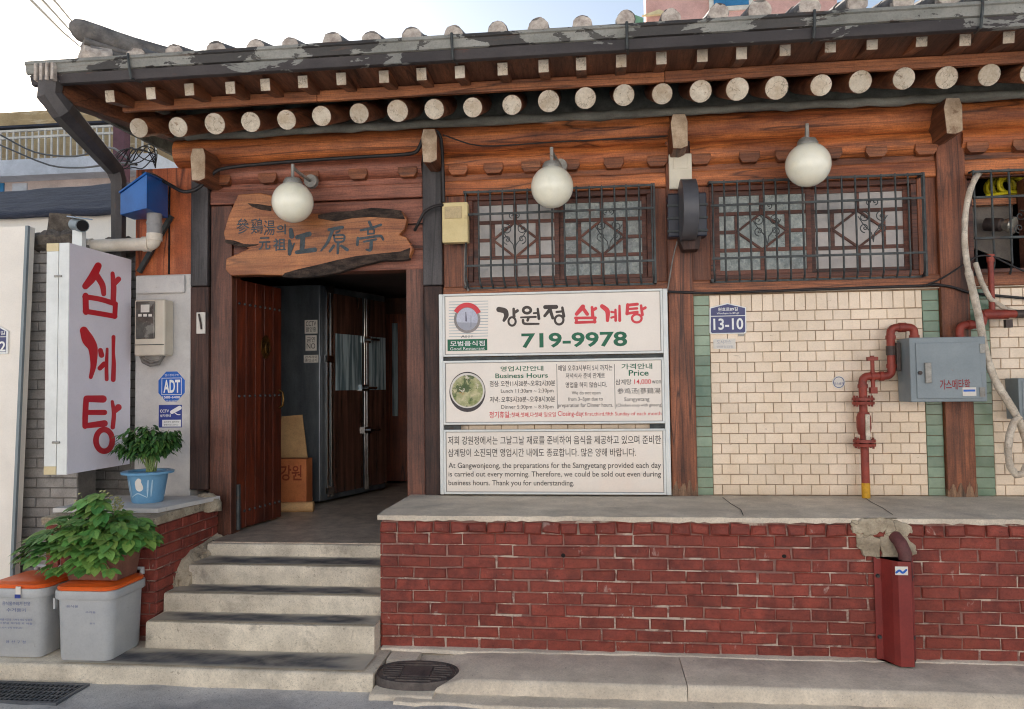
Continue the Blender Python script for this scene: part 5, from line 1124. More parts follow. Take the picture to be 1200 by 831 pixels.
b = MB(); arc_pipe([V((gp0.x, YP, zy+0.001)), q1, q2, q3, q4, q5], R0, b, 14)
for p_, ax_ in ((q1, V((0, 0, -1))), (q1, V((1, 0, 0))), (q2, V((-1, 0, 0))), (q2, V((0, 0, 1))), (q3, V((0, 0, -1))), (q3, V((1, 0, 0))), (q4, V((-1, 0, 0))), (q4, V((0, 0, -1)))):
    b.tube([p_+ax_*0.05, p_+ax_*0.075], R0*1.22, 14)
b.build('pipe_run', M['red_pipe'], GP, smooth=40)
b = MB(); b.tube([V((gp0.x, YP, 0.771)), V((gp0.x, YP, zy))], R0*1.03, 14); b.build('yellow_foot', M['yellow'], GP, smooth=40)
for z in (zf1, zf2):
    b = MB(); b.lathe([(0.066, -0.022), (0.068, -0.004), (0.03, -0.003), (0.03, 0.003), (0.068, 0.004), (0.066, 0.022)], (gp0.x, YP, z), 20); b.build('flange', M['red_pipe'], GP, smooth=40)
    for k in range(6):
        b = MB(); a = 2*math.pi*(k+.5)/6; b.tube([(gp0.x+0.052*math.cos(a), YP+0.052*math.sin(a), z-0.035), (gp0.x+0.052*math.cos(a), YP+0.052*math.sin(a), z+0.035)], 0.007, 6); b.build('flange_bolt', M['red_pipe'], GP)
b = MB(); zv = (zf1+zf2)/2; b.lathe([(0.034, -0.08), (0.044, -0.04), (0.044, 0.03), (0.034, 0.06)], (gp0.x, YP, zv), 14); b.build('valve', M['red_pipe'], GP, smooth=40)
b = MB(); b.box(gp0.x-0.008, gp0.x+0.018, YP-0.062, YP-0.046, zv-0.12, zv+0.05); b.build('valve_lever', M['hose'], GP, bevel=0.003)
b = MB(); u_ = V((q1.x+0.06, YP-0.01, q1.z)); b.tube([u_+V((0, 0, -0.1)), u_+V((0, 0, 0.13))], 0.013, 8); b.obox(u_+V((0, 0, 0.11)), (0.03, 0, 0), (0, 0.02, 0), (0, 0, 0.012)); b.obox(u_+V((0, 0, -0.09)), (0.02, 0, 0), (0, 0.02, 0), (0, 0, 0.02)); b.build('pipe_clamp', M['red_pipe'], GP)
b = MB(); b.tube([q2+V((0, 0, 0.13)), q2+V((0, 0, 0.19))], R0*1.2, 14); b.obox(q2+V((0.035, -0.02, 0.12)), (0.012, 0, 0), (0, 0.012, 0), (0, 0, 0.09)); b.build('union_valve', M['steel_pipe'], GP, bevel=0.003)
# outgoing pipe
s0 = at(1125, 395, YP); s0.z = GZ1-0.01; s1 = at(1125, 381, YP); s1.x = s0.x; s2_ = at(1146, 380, YP); s2_.z = s1.z; s3 = at(1148, 369, YP); s3.x = s2_.x; s4 = at(1190, 367, YP); s4.z = s3.z
GO = thing('gas_outlet_pipe', 'short red gas pipe on top of the meter box with a thin capped riser', 'pipe', s0)
b = MB(); arc_pipe([s0, s1, s2_+V((0.03, 0, 0)), s3+V((0.03, -0.0, 0.012)), s4], R0, b, 14); b.tube([s1+V((0.05, 0, 0)), s1+V((0.075, 0, 0))], R0*1.2, 14)
rt = at(1163, 366, YP); rt.z = s3.z; r1 = V((rt.x, YP, at(1163, 302, YP).z)); b.build('pipe_run', M['red_pipe'], GO, smooth=40)
b = MB(); b.tube([rt, r1], 0.017, 12); b.tube([r1-V((0, 0, 0.03)), r1+V((0, 0, 0.02))], [0.022, 0.024], 12); b.tube([rt-V((0.06, 0, 0)), rt+V((0.09, 0, 0))], R0*1.2, 14); b.build('riser', M['red_pipe'], GO, smooth=40)
b = MB(); s5 = s4+V((0.5, 0, 0)); b.tube([s4, s5], R0*1.08, 14); b.build('steel_end', M['steel_pipe'], GO, smooth=40)
b = MB(); u_ = rt+V((0.08, -0.02, -0.06)); b.obox(u_, (0.02, 0, 0), (0, 0.015, 0), (0, 0, 0.025)); b.build('clamp', M['steel_pipe'], GO)
# wrapped white hose
hp_ = [(1143,208),(1136,225),(1131,250),(1130,285),(1134,315),(1140,340),(1147,370),(1152,400),(1158,425),(1168,450),(1181,470),(1193,490),(1203,515),(1208,550)]
pts = [at(x, y, -0.16-0.05*math.sin(i*0.25)) for i, (x, y) in enumerate(hp_)]; pts = [at(1148, 203, 0.0)]+pts
b = MB(); fine = []
for i in range(len(pts)-1):
    for k in range(5): fine.append(pts[i].lerp(pts[i+1], k/5))
fine.append(pts[-1])
for _ in range(3): fine = [fine[0]]+[(fine[i-1]+fine[i]*2+fine[i+1])/4 for i in range(1, len(fine)-1)]+[fine[-1]]
b.tube(fine, [(0.018 if i < 26 else 0.023)*random.uniform(0.92, 1.06) for i in range(len(fine))], 12)
lp = [(1195,488),(1188,495),(1183,510),(1181,530),(1184,548),(1191,557),(1199,555),(1206,540)]
pts = [at(x, y, -0.20) for x, y in lp]; fine = []
for i in range(len(pts)-1):
    for k in range(4): fine.append(pts[i].lerp(pts[i+1], k/4))
fine.append(pts[-1]); b.tube(fine, [0.021*random.uniform(.9, 1.08) for _ in fine], 12)
o = b.build('wrapped_hose', M['hose'], smooth=60); tag(o, 'thick white taped hose hanging down the wall beside the gas meter box', 'hose')
b = MB(); b.tube([at(1143, 308, -0.1), at(1150, 330, -0.12), at(1160, 350, -0.12), at(1178, 362, -0.05), at(1205, 370, -0.04)], 0.016, 8); tag(b.build('insulated_pipe', M['hose'], smooth=50), 'thin pale insulated pipe running right behind the red riser', 'pipe')
p, q, r_, s_ = rectw(1194, 443, 1225, 492, -0.16); b = MB(); b.box(p, q, -0.16, -0.004, r_, s_); o = b.build('utility_box', M['box_grey'], bevel=0.006); tag(o, 'small grey utility box on the cream tiles at the far right', 'box')
b = MB(); b.box(p+0.02, q-0.02, -0.166, -0.1605, r_+0.02, s_-0.02); b.build('lid', M['box_grey'], o, bevel=0.003)

# drain pipe and its red steel guard
c = at(1052, 660, -0.9)
DC = thing('drain_pipe_guard', 'dark red folded steel guard over a drain pipe on the brick terrace', 'pipe guard', at(1052, 782, -0.92))
X = lambda px: at(px, 715, -0.86).x
zt2 = at(1052, 656, -0.88).z; zb2 = 0.012
prof = [(X(1029), -0.818), (X(1037), -0.818), (X(1044), -0.895), (X(1048.5), -0.925), (X(1064), -0.925), (X(1067), -0.895), (X(1070), -0.818), (X(1076), -0.818)]
b = MB(); outer = [V((x, y, zb2)) for x, y in prof]; inner = [V((x, y+0.006, zb2)) for x, y in prof[::-1]]
b.prism(outer+inner, (0, 0, zt2-zb2)); gd = b.build('guard', M['red_cover'], DC, bevel=0.002)
b = MB()
for z in (zt2-0.1, zb2+0.12):
    for px in (1033, 1073): b.tube([(X(px), -0.818, z), (X(px), -0.832, z)], [0.012, 0.008], 8)
b.build('bolt', M['iron'], gd)
b = MB(); e_ = at(1048, 632, -0.80); b.tube([e_+V((0, 0.05, 0.02)), e_+V((0, -0.02, 0.015)), e_+V((0.01, -0.06, -0.01)), e_+V((0.025, -0.075, -0.06)), e_+V((0.025, -0.075, -0.2))], 0.034, 14); b.build('drain_pipe', mat('rusty_drain_pipe', lin((112,64,62)), lin((84,50,48)), scale=12, rough=0.6), DC, smooth=50)
p, q, r_, s_ = rectw(1049, 664, 1064, 674, -0.926); b = MB(); b.box(p, q, -0.9265, -0.9252, r_, s_); sk = b.build('sticker', M['paper'], gd)
b = MB(); b.stroke([(1050.5, 671, 2.5), (1054, 668, 2.5), (1058, 672, 2.5), (1062, 668, 2.5)], lambda x, y: at(x, y, -0.9275), V((0, 0, 0))); b.build('sticker_mark', M['blue_sticker'], sk, recalc=False)

# ------------------------------------------------------------------ cables
def cable(pts, r, label, m=None, name='cable', sm=4):
    P = [p if isinstance(p, V) else at(*p) for p in pts]; fine = []
    for i in range(len(P)-1):
        for k in range(sm): fine.append(P[i].lerp(P[i+1], k/sm))
    fine.append(P[-1])
    for _ in range(2): fine = [fine[0]]+[(fine[i-1]+fine[i]*2+fine[i+1])/4 for i in range(1, len(fine)-1)]+[fine[-1]]
    b = MB(); b.tube(fine, r, 7); o = b.build(name, m or M['cable'], smooth=60); tag(o, label, 'cable'); return o
cable([(168,203,-.1),(180,205,-.12),(196,215,-.15),(215,226,-.18),(232,222,-.18),(246,207,-.15),(257,197,-.14),(330,190,-.14),(420,184,-.14),(478,181,-.14),(490,178,-.17),(497,158,-.2),(510,152,-.22),(517,160,-.18),(519,200,-.09),(520,237,-.08)], 0.013, 'thick black cable running above the door and over the slate post to the cream box')
cable([(519,240,-.13),(508,242,-.10),(497,248,-.08),(490,262,-.07),(486,270,-.03)], 0.011, 'short black cable looping from the cream box to the wooden name board')
cable([(546,284,-.05),(545,300,-.045),(544,330,-.04),(549,341,-.05)], 0.007, 'thin grey conduit running down beside the window under the cream box', M['cable_grey'], 'conduit')
cable([(794,282,-.06),(789,300,-.05),(784,330,-.05),(782,342,-.05)], 0.005, 'thin pale wire hanging from the round drum to the menu sign', M['cable_grey'])
cable([(783,342,-.05),(830,343.5,-.03),(867,342.5,-.03),(962,339,-.03),(1040,336,-.03),(1084,335,-.03),(1094,333,-.05),(1116,336,-.05),(1132,342,-.05),(1150,345,-.03),(1230,352,-.03)], 0.009, 'black cable stretched along the top edge of the cream tiled wall')
cable([(519,158,-.2),(560,173,-.1),(640,167,-.095),(700,164,-.09),(780,160,-.09)], 0.005, 'thin black wire along the purlin log above the middle globe lamp')
cable([(1084,335,-.06),(1103,327,-.08),(1125,313,-.1),(1146,299,-.11),(1163,300,-.12),(1180,309,-.1),(1210,322,-.08)], 0.006, 'thin dark wire sagging past the capped red riser')
for i, q in enumerate(([(0,158,2.5),(40,180,2.2),(90,185,1.6),(130,170,0.5),(150,186,0.0)], [(0,170,2.5),(60,196,2.0),(100,197,1.5),(140,190,0.3),(160,193,0.0)])):
    cable(q, 0.009, ['upper black cable sagging across the beige balcony at the left', 'lower black cable sagging across the beige balcony at the left'][i])
rnd = random.Random(14); b = MB()
for k in range(9):
    p = [at(128+rnd.uniform(-6, 6), 190+rnd.uniform(-10, 10), 0.1)]
    for j in range(4): p.append(at(145+j*12+rnd.uniform(-8, 8), 185+rnd.uniform(-18, 16), 0.0+rnd.uniform(-.1, .05)))
    p.append(at(182, 190+rnd.uniform(-8, 8), 0.0)); f_ = []
    for i in range(len(p)-1):
        for q in range(5): f_.append(p[i].lerp(p[i+1], q/5))
    f_.append(p[-1])
    for _ in range(4): f_ = [f_[0]]+[(f_[i-1]+f_[i]*2+f_[i+1])/4 for i in range(1, len(f_)-1)]+[f_[-1]]
    b.tube(f_, 0.004, 5)
tag(b.build('wire_tangle', M['cable'], smooth=60), 'tangle of thin black wires under the eave corner beside the downpipe', 'wires')
for i, q in enumerate((((30,-6),(102,62)), ((44,-6),(106,58)), ((58,-6),(108,50)))):
    a, c = at(*q[0], 6.0), at(*q[1], 14.0); d = (c-a); b = MB(); b.tube([a-d*0.8, a, a.lerp(c, .5)-V((0, 0, .05)), c, c+d*1.2], 0.026, 5)
    tag(b.build('power_line', M['cable_grey'] if i == 2 else M['cable']), ['leftmost of the three thin overhead lines crossing the white sky', 'middle of the three thin overhead lines crossing the white sky', 'rightmost and palest of the three overhead lines crossing the white sky'][i], 'power line', 'overhead power lines')

# ------------------------------------------------------------------ left cluster: meter, stickers, blue box, pipes, camera
YM = -0.14; X0, X1, Z0, Z1 = rectw(157, 351, 193, 417, YM)
EM = thing('electric_meter', 'beige electric meter with dark window on the grey pillar', 'electric meter', ((X0+X1)/2, -0.02, Z0))
b = MB(); b.box(X0, X1, YM, -0.021, Z0, Z1); b.build('case', M['meter'], EM, bevel=0.015, seg=3)
p, q, r_, s_ = rectw(159, 353, 181, 397, YM-0.01); b = MB(); b.box(p, q, YM-0.012, YM-0.0005, r_, s_); b.build('window', M['meter_glass'], EM, bevel=0.005)
p, q, r_, s_ = rectw(165, 357, 175, 366, YM-0.014); b = MB(); b.box(p, q, YM-0.0145, YM-0.0125, r_, s_); b.build('dial', M['paper'], EM)
b = MB()
for k, x in enumerate((162, 168, 174)): p, q, r_, s_ = rectw(x, 368, x+4, 371, YM-0.014); b.box(p, q, YM-0.0145, YM-0.0125, r_, s_)
b.build('counter', M['paper'], EM)
b = MB(); b.box(X0+0.003, X1-0.003, YM-0.006, YM-0.0003, Z0+0.075, Z0+0.08); b.build('case_seam', M['iron'], EM)
b = MB(); f_ = [at(165, 416, -.06), at(168, 424, -.08), at(176, 428, -.08), at(186, 426, -.08), at(192, 416, -.06)]
b.tube(f_, 0.013, 8); f2 = [p+V((0.012, -0.012, 0.022)) for p in f_]; b.tube(f2, 0.010, 8); b.build('cable_loop', M['cable_grey'], EM, smooth=60)
# light switch on the corner post
p, q, r_, s_ = rectw(230, 366, 240, 391, -0.045); b = MB(); b.box(p, q, -0.045, -0.0305, r_, s_); sw = b.build('post_hook', M['paper'], bevel=0.003); tag(sw, 'small white metal plate with hook on the dark corner post', 'hook')
b = MB(); b.tube([at(233, 368, -.05), at(235, 378, -.055), at(236, 386, -.05)], 0.007, 6); b.build('hook', M['steel_pipe'], sw)
# octagonal security sticker
YQ = -0.0225; c = at(201, 453, YQ); rr = 0.107
oc = [c+V((rr*1.0*math.cos(a), 0, rr*1.08*math.sin(a))) for a in [math.pi/8+k*math.pi/4 for k in range(8)]]
b = MB(); b.prism(oc, (0, 0.002, 0)); sk = b.build('security_sticker', M['blue_sticker']); tag(sk, 'blue octagonal security sticker reading ADT on the grey pillar', 'sticker')
b = MB(); b.rtext('ADT', 191.5, 445, 211, 460.5, YQ-0.0012, 0.03); b.rtext('캡스경비구역', 193, 438.3, 209, 441, YQ-0.0012); b.rtext('1588-6400', 190.5, 464, 211, 467, YQ-0.0012, .015); b.rtext('무인경비', 194, 468.8, 208, 470.5, YQ-0.0012)
for (x0, y0, x1, y1) in ((189.6,442.8,212.6,443.4),(189.6,462.2,212.6,462.8),(189.4,442.8,190,462.8),(212.2,442.8,212.8,462.8)):
    p, q, r_, s_ = rectw(x0, y0, x1, y1, YQ-0.0014); b.add([(p,YQ-.0014,r_),(q,YQ-.0014,r_),(q,YQ-.0014,s_),(p,YQ-.0014,s_)], [(0,1,2,3)])
b.build('lettering', M['white_letter'], sk)
p, q, r_, s_ = rectw(186, 474.5, 213, 501, YQ); b = MB(); b.box(p, q, YQ, YQ+0.002, r_, s_); sk = b.build('camera_notice', M['navy_sticker']); tag(sk, 'navy CCTV notice with a white camera drawing below the octagonal sticker', 'notice')
b = MB(); b.rtext('CCTV', 187.5, 480, 198, 483.5, YQ-0.0012, .02); b.rtext('설치안내', 187.5, 485.5, 200, 488.8, YQ-0.0012, .02); p, q, r_, s_ = rectw(190, 492, 212, 500, YQ-.0012); b.add([(p,YQ-.0012,r_),(q,YQ-.0012,r_),(q,YQ-.0012,s_),(p,YQ-.0012,s_)], [(0,1,2,3)])
b.stroke([(201.5, 483, 4.4), (210.5, 478, 4.8)], lambda x, y: at(x, y, YQ-.0014), V((0, 0, 0))); b.stroke([(205, 484, 1), (208, 486, 1), (211, 486, 1)], lambda x, y: at(x, y, YQ-.0016), V((0, 0, 0))); b.build('lettering', M['white_letter'], sk, recalc=False)
b = MB(); b.rtext('설치목적: 범죄예방', 192, 493.5, 210, 495.5, YQ-0.0016); b.rtext('촬영시간: 24시간', 192, 496.8, 209, 498.8, YQ-0.0016); b.build('small_print', M['black_letter'], sk)

# blue metal box with pipe
BX = thing('blue_metal_box', 'blue painted slanted metal box under the eave above the ivory pipe elbow', 'box', at(168, 250, -0.1))
y0 = -0.34; P = [at(140, 225, y0), at(171, 207, y0), at(171, 250, y0), at(141, 250, y0)]
zb3 = P[2].z; x_a, x_b = P[0].x, P[1].x
A_b, B_b, C_b = at(141, 227, -0.20), at(172, 204, -0.36), at(197, 216, -0.05); A0, B0, C0 = at(141, 247, -0.20), at(172, 249, -0.36), at(197, 253, -0.05)
D_b, D0 = V((A_b.x, -0.04, A_b.z+0.01)), V((A_b.x, -0.04, A0.z))
A0.z = B0.z = C0.z = D0.z = (A0.z+B0.z)/2
b = MB(); b.hexa([A0, B0, C0, D0, A_b, B_b, C_b, D_b]); b.build('body', M['blue_box'], BX, bevel=0.004)
ou = V((0, -0.012, 0.008)); b = MB(); b.hexa([A_b+V((-.01,0,0))+ou*.3, B_b+ou*.3, C_b+V((.008,0,.003)), D_b+V((-.01,0,.003)), A_b+V((-.01,0,.010))+ou*.5, B_b+ou+V((0,0,.006)), C_b+V((.008,0,.012)), D_b+V((-.01,0,.012))]); b.build('lid', M['blue_box'], BX, bevel=0.002)
x_a, x_b, zb3 = A0.x, B0.x, A0.z
b = MB(); c = V(((x_a+x_b)/2+0.10, -0.19, zb3)); 
PP = thing('drain_elbow_pipe', 'ivory and grey plastic pipe elbow coming out below the blue metal box', 'pipe', c-V((0, 0, 0.3)))
b.tube([c, c-V((0, 0, 0.15))], [0.05, 0.05], 16); b.tube([c-V((0, 0, 0.06)), c-V((0, 0, 0.075))], 0.054, 16); b.build('grey_sleeve', M['pvc_grey'], PP, smooth=40)
b = MB(); k_ = c-V((0, 0, 0.21)); e_ = at(101, 281, c.y); e_.z = k_.z+0.0
arc_pipe([c-V((0, 0, 0.13)), k_, e_], 0.045, b, 16); b.tube([k_+V((0, 0, 0.02)), k_+V((0, 0, 0.07))], 0.053, 16); b.tube([k_-V((0.03, 0, 0)), k_-V((0.08, 0, 0))], 0.053, 16); b.tube([e_, e_+V((0.05, 0, 0))], 0.053, 16); b.build('ivory_pipe', M['pvc'], PP, smooth=40)
# security camera on top of the sign
c = at(93, 264, -0.5)
SCm = thing('security_camera', 'small grey bullet security camera above the projecting sign', 'camera', c-V((0, 0, 0.1)))
d = V((0.75, -0.62, -0.2)).normalized()
b = MB(); b.tube([c-d*0.10, c+d*0.07], 0.042, 16); b.build('body', M['box_grey'], SCm, smooth=40)
b = MB(); b.tube([c+d*0.071, c+d*0.076], 0.036, 16); b.build('lens', M['black'], SCm, smooth=40)
u = V((0, 0, 1)); u = (u-d*u.dot(d)).normalized(); s_v = d.cross(u)
b = MB(); b.obox(c+u*0.048-d*0.01, d*0.11, s_v*0.05, u*0.004); b.build('hood', mat('blue_grey_hood', lin((150,170,190)), None, rough=0.4), SCm, bevel=0.002)
b = MB(); b.box(c.x-0.05, c.x+0.02, -0.5, -0.46, 2.447, c.z-0.03); b.build('bracket', M['white_paint'], SCm)

# ------------------------------------------------------------------ left neighbour walls
xr_ = at(24, 480, -0.5).x
NW = thing('rendered_wall', 'tall pale rendered wall end at the far left behind the bins', 'wall', (xr_-0.5, -0.4, -0.1))
tp = at(32, 265, -0.5); bt = at(13, 700, -0.5)
b = MB(); b.prism([V((bt.x-0.01, -0.5, -0.1)), V((tp.x, -0.5, tp.z)), V((tp.x-2.5, -0.5, tp.z)), V((bt.x-2.5, -0.5, -0.1))], (0, 0.07, 0)); b.build('wall', M['render_wall'], NW)
b = MB(); b.bar(V((bt.x-0.003, -0.505, -0.1)), V((tp.x+0.007, -0.505, tp.z)), 0.02, (0, 1, 0), 0.02); b.build('edge_trim', M['box_grey'], NW)
p, q, r_, s_ = rectw(-26, 383, 9, 415, -0.515); b = MB(); b.prism([V((p,-.515,r_)), V((q,-.515,r_)), V((q,-.515,s_-0.03)), V(((p+q)/2,-.515,s_+0.03)), V((p,-.515,s_-0.03))], (0, 0.012, 0)); ap = b.build('neighbour_address_plate', M['white_letter'], bevel=0.003); tag(ap, 'blue address plate ending in 2, cut off at the left edge', 'plate')
b = MB(); e = 0.012; b.prism([V((p+e,-.5165,r_+e)), V((q-e,-.5165,r_+e)), V((q-e,-.5165,s_-0.03-e*.3)), V(((p+q)/2,-.5165,s_+0.03-e)), V((p+e,-.5165,s_-0.03-e*.3))], (0, 0.001, 0)); b.build('field', M['navy'], ap)
b = MB(); b.rtext('2', -1, 400, 6.5, 412, -0.518, .02); b.rtext('길', 0.5, 388, 6, 392.5, -0.518, .01); p2_, q2_, r2_, s2__ = rectw(-24, 394.6, 8, 395.4, -.518); b.add([(p2_,-.518,r2_),(q2_,-.518,r2_),(q2_,-.518,s2__),(p2_,-.518,s2__)], [(0,1,2,3)]); b.build('lettering', M['white_letter'], ap)
GW = thing('grey_brick_wall', 'narrow grey painted brick wall behind the projecting sign', 'wall', (-3.9, 0.1, 0.0))
gx0, gx1 = -5.2, PLX0-0.03; ztop = at(60, 300, 0.1).z
b = MB(); b.box(gx0, gx1, 0.11, 0.3, -0.1, ztop); b.build('mortar', M['grey_brick_mortar'], GW)
gb = MB(); z = ztop; r = 0
while z > 0.0:
    x = gx0-(0.1 if r % 2 else 0)
    while x < gx1:
        xa, xb = max(x, gx0)+.004, min(x+0.2, gx1)-.004
        if xb-xa > 0.03: gb.pillow(xa, xb, z-0.0667+.004, z-.004, 0.115, 0.1+random.uniform(-.003, .003), 0.004, 0.002)
        x += 0.2
    z -= 0.0667; r += 1
gb.build('bricks', M['grey_brick'], GW)
gb = MB(); z = ztop; r = 0; gy = -0.34; ge = -3.50
b = MB(); b.box(-4.6, ge-0.006, gy+0.012, gy+0.2, -0.02, ztop); b.build('mortar', M['grey_brick_mortar'], GW)
while z > 0.03:
    x = -4.6-(0.1 if r % 2 else 0)
    while x < ge:
        xa, xb = max(x, -4.6)+.003, min(x+0.2, ge)-.003
        if xb-xa > 0.03: gb.pillow(xa, xb, z-0.0667+.003, z-.003, gy+0.016, gy+random.uniform(-.003, .003), 0.004, 0.002)
        x += 0.2
    z -= 0.0667; r += 1
gb.build('bricks', M['grey_brick'], GW)
b = MB(); rnd = random.Random(21)
for k in range(22):
    c = V((gx1-0.1-k*0.06, 0.12+rnd.uniform(-.03, .03)-(0.42 if gx1-0.1-k*0.06 < -3.55 else 0), ztop+rnd.uniform(0, .07))); b.lathe([(0.02, -0.08), (0.085, -0.04), (0.09, 0.02), (0.05, 0.06), (0.01, 0.07)], c, 9)
c = at(72, 268, 0.12); b.obox(c, (0.06, 0.02, 0), (-0.02, 0.06, 0), (0.01, 0, 0.1))
for i, q in enumerate(b.v): b.v[i] = q+V((rnd.uniform(-.012, .012), rnd.uniform(-.012, .012), rnd.uniform(-.012, .012)))
b.build('rubble_cap', M['rubble'], GW, smooth=30)
# dark gap and pipe between the sign and the pillar
b = MB(); q0 = at(98, 560, -0.02); b.tube([V((q0.x, -0.02, 0.75)), V((q0.x, -0.02, 1.9))], 0.05, 12); b.tube([V((q0.x, -0.02, 0.75)), V((q0.x, -0.02, 0.85))], 0.06, 12); tag(b.build('grey_standpipe', M['pvc_grey'], smooth=40), 'grey standpipe behind the lower end of the projecting sign', 'pipe')

# ------------------------------------------------------------------ bins
def bin_(cx, cy, ww, dd, h, rz, label, lid_m=None):
    t = thing('waste_bin', label, 'bin', (cx, cy, 0.004), 'grey waste bins with orange lids')
    def ringp(w_, d_, r, z, n=5):
        out = []
        for sx, sy, a0 in ((1,1,0),(-1,1,90),(-1,-1,180),(1,-1,270)):
            for k in range(n):
                a = R_(a0+90*k/(n-1)); out.append(V((cx+sx*(w_/2-r)+r*math.cos(a), cy+sy*(d_/2-r)+r*math.sin(a), z)))
        return out
    def loft(rings, name, m, sm=40):
        b = MB(); n = len(rings[0]); vs = [p for r in rings for p in r]
        fs = [(i*n+j, i*n+(j+1) % n, (i+1)*n+(j+1) % n, (i+1)*n+j) for i in range(len(rings)-1) for j in range(n)]+[tuple(range(n))[::-1], tuple(range((len(rings)-1)*n, len(rings)*n))]
        b.add(vs, fs); return b.build(name, m, t, smooth=sm)
    bd = loft([ringp(ww*0.80, dd*0.84, 0.04, 0.004), ringp(ww*0.84, dd*0.87, 0.05, 0.03), ringp(ww*0.9, dd*0.93, 0.06, h*0.83)], 'body', M['bin_grey'])
    loft([ringp(ww*0.98, dd*0.99, 0.07, h*0.80), ringp(ww*1.0, dd*1.0, 0.07, h*0.815), ringp(ww*1.0, dd*1.0, 0.07, h*0.905), ringp(ww*0.985, dd*0.985, 0.07, h*0.915)], 'rim', M['bin_grey'])
    ld = loft([ringp(ww*0.95, dd*0.96, 0.07, h*0.917), ringp(ww*0.96, dd*0.97, 0.07, h*0.945), ringp(ww*0.92, dd*0.93, 0.06, h*0.965), ringp(ww*0.80, dd*0.82, 0.05, h*0.97), ringp(ww*0.76, dd*0.78, 0.05, h*0.985)], 'lid', M['bin_orange'])
    b = MB(); b.tube([(cx-ww*0.36, cy+dd*0.5, h*0.95), (cx-ww*0.36, cy+dd*0.5, h*1.02), (cx+ww*0.36, cy+dd*0.5, h*1.02), (cx+ww*0.36, cy+dd*0.5, h*0.95)], 0.016, 8); b.build('handle', M['bin_grey'], t, smooth=50)
    b = MB(); b.box(cx-ww*0.51, cx-ww*0.48, cy-dd*0.40, cy-dd*0.35, h*0.66, h*0.80); b.build('clip', M['bin_grey'], t)
    return t, bd
bl0, bl1 = atz(70, 783, 0.0).x, atz(128, 783, 0.0).x
YB0 = -1.175; bw_ = at(132, 720, YB0).x-at(57.5, 720, YB0).x
bx2 = (at(57.5, 715, YB0).x+at(132, 715, YB0).x)/2; bd_ = 0.36
t2, bd2 = bin_(bx2, YB0+bd_/2, bw_, bd_, at(100, 693, YB0).z/0.92, 0, 'grey bin with orange lid carrying the leafy planter, beside the steps')
t1, bd1 = bin_(bx2-bw_*1.14, YB0+bd_/2+0.03, bw_, bd_, at(100, 693, YB0).z/0.92, 0, 'grey bin with closed orange lid, white strap and printed text on its front')
hb = at(100, 693, YB0).z/0.92
# faded printing
def bprint(root, cx, lines, yy):
    for (body, dx, z, wd, hh) in lines:
        b = MB(); b.text(body, (cx+dx-wd/2, yy, z+hh), (cx+dx+wd/2, yy, z+hh), (cx+dx+wd/2, yy, z), (cx+dx-wd/2, yy, z)); b.build('printing', M['blue_print'], root)
yy1 = YB0+0.03+0.0125
bprint(t1, bx2-bw_*1.14, [('음식물쓰레기 전용', 0.02, 0.30, 0.17, 0.022), ('수거용기', 0.02, 0.265, 0.12, 0.02), ('배출시간을 지켜주세요 일몰후', 0.02, 0.215, 0.20, 0.012), ('수분을 제거한 후 배출', 0.02, 0.195, 0.20, 0.012), ('스티커 부착 바랍니다', -0.01, 0.17, 0.14, 0.011), ('용 산 구 청', 0.02, 0.09, 0.12, 0.016)], yy1-0.014)
bprint(t2, bx2, [('음식물', -0.06, 0.30, 0.07, 0.013), ('수거용', 0.05, 0.27, 0.06, 0.012), ('용기', 0.06, 0.21, 0.03, 0.01)], YB0+0.0125)
cx1 = bx2-bw_*1.14; b = MB(); b.box(cx1+0.02, cx1+0.05, YB0+0.022, YB0+0.027, hb*0.80, hb*0.95); b.build('strap', M['paper'], t1)
b = MB(); b.box(cx1+0.018, cx1+0.052, YB0+0.018, YB0+0.021, hb*0.80, hb*0.85); b.build('strap_tag', M['navy_sticker'], t1)

# ------------------------------------------------------------------ plants
def leaf_poly(mb, base, dirv, up_, L, Wd, fold=0.25, droop=0.3):
    d = V(dirv).normalized(); s = d.cross(V(up_))
    if s.length < 1e-3: s = d.cross(V((1, 0, 0)))
    s.normalize(); u = s.cross(d).normalized(); vs = []
    prof = ((0, 0), (0.25, 0.7), (0.5, 1.0), (0.78, 0.62), (1.0, 0.0))
    c = [base+d*L*t-u*L*droop*t*t for t, _ in prof]
    vs = [c[0]]
    for i in (1, 2, 3): w_ = Wd/2*prof[i][1]; vs += [c[i]-s*w_+u*w_*fold, c[i], c[i]+s*w_+u*w_*fold]
    vs.append(c[4])
    mb.add(vs, [(0,1,2),(0,2,3),(1,4,5,2),(2,5,6,3),(4,7,8,5),(5,8,9,6),(7,10,8),(8,10,9)])
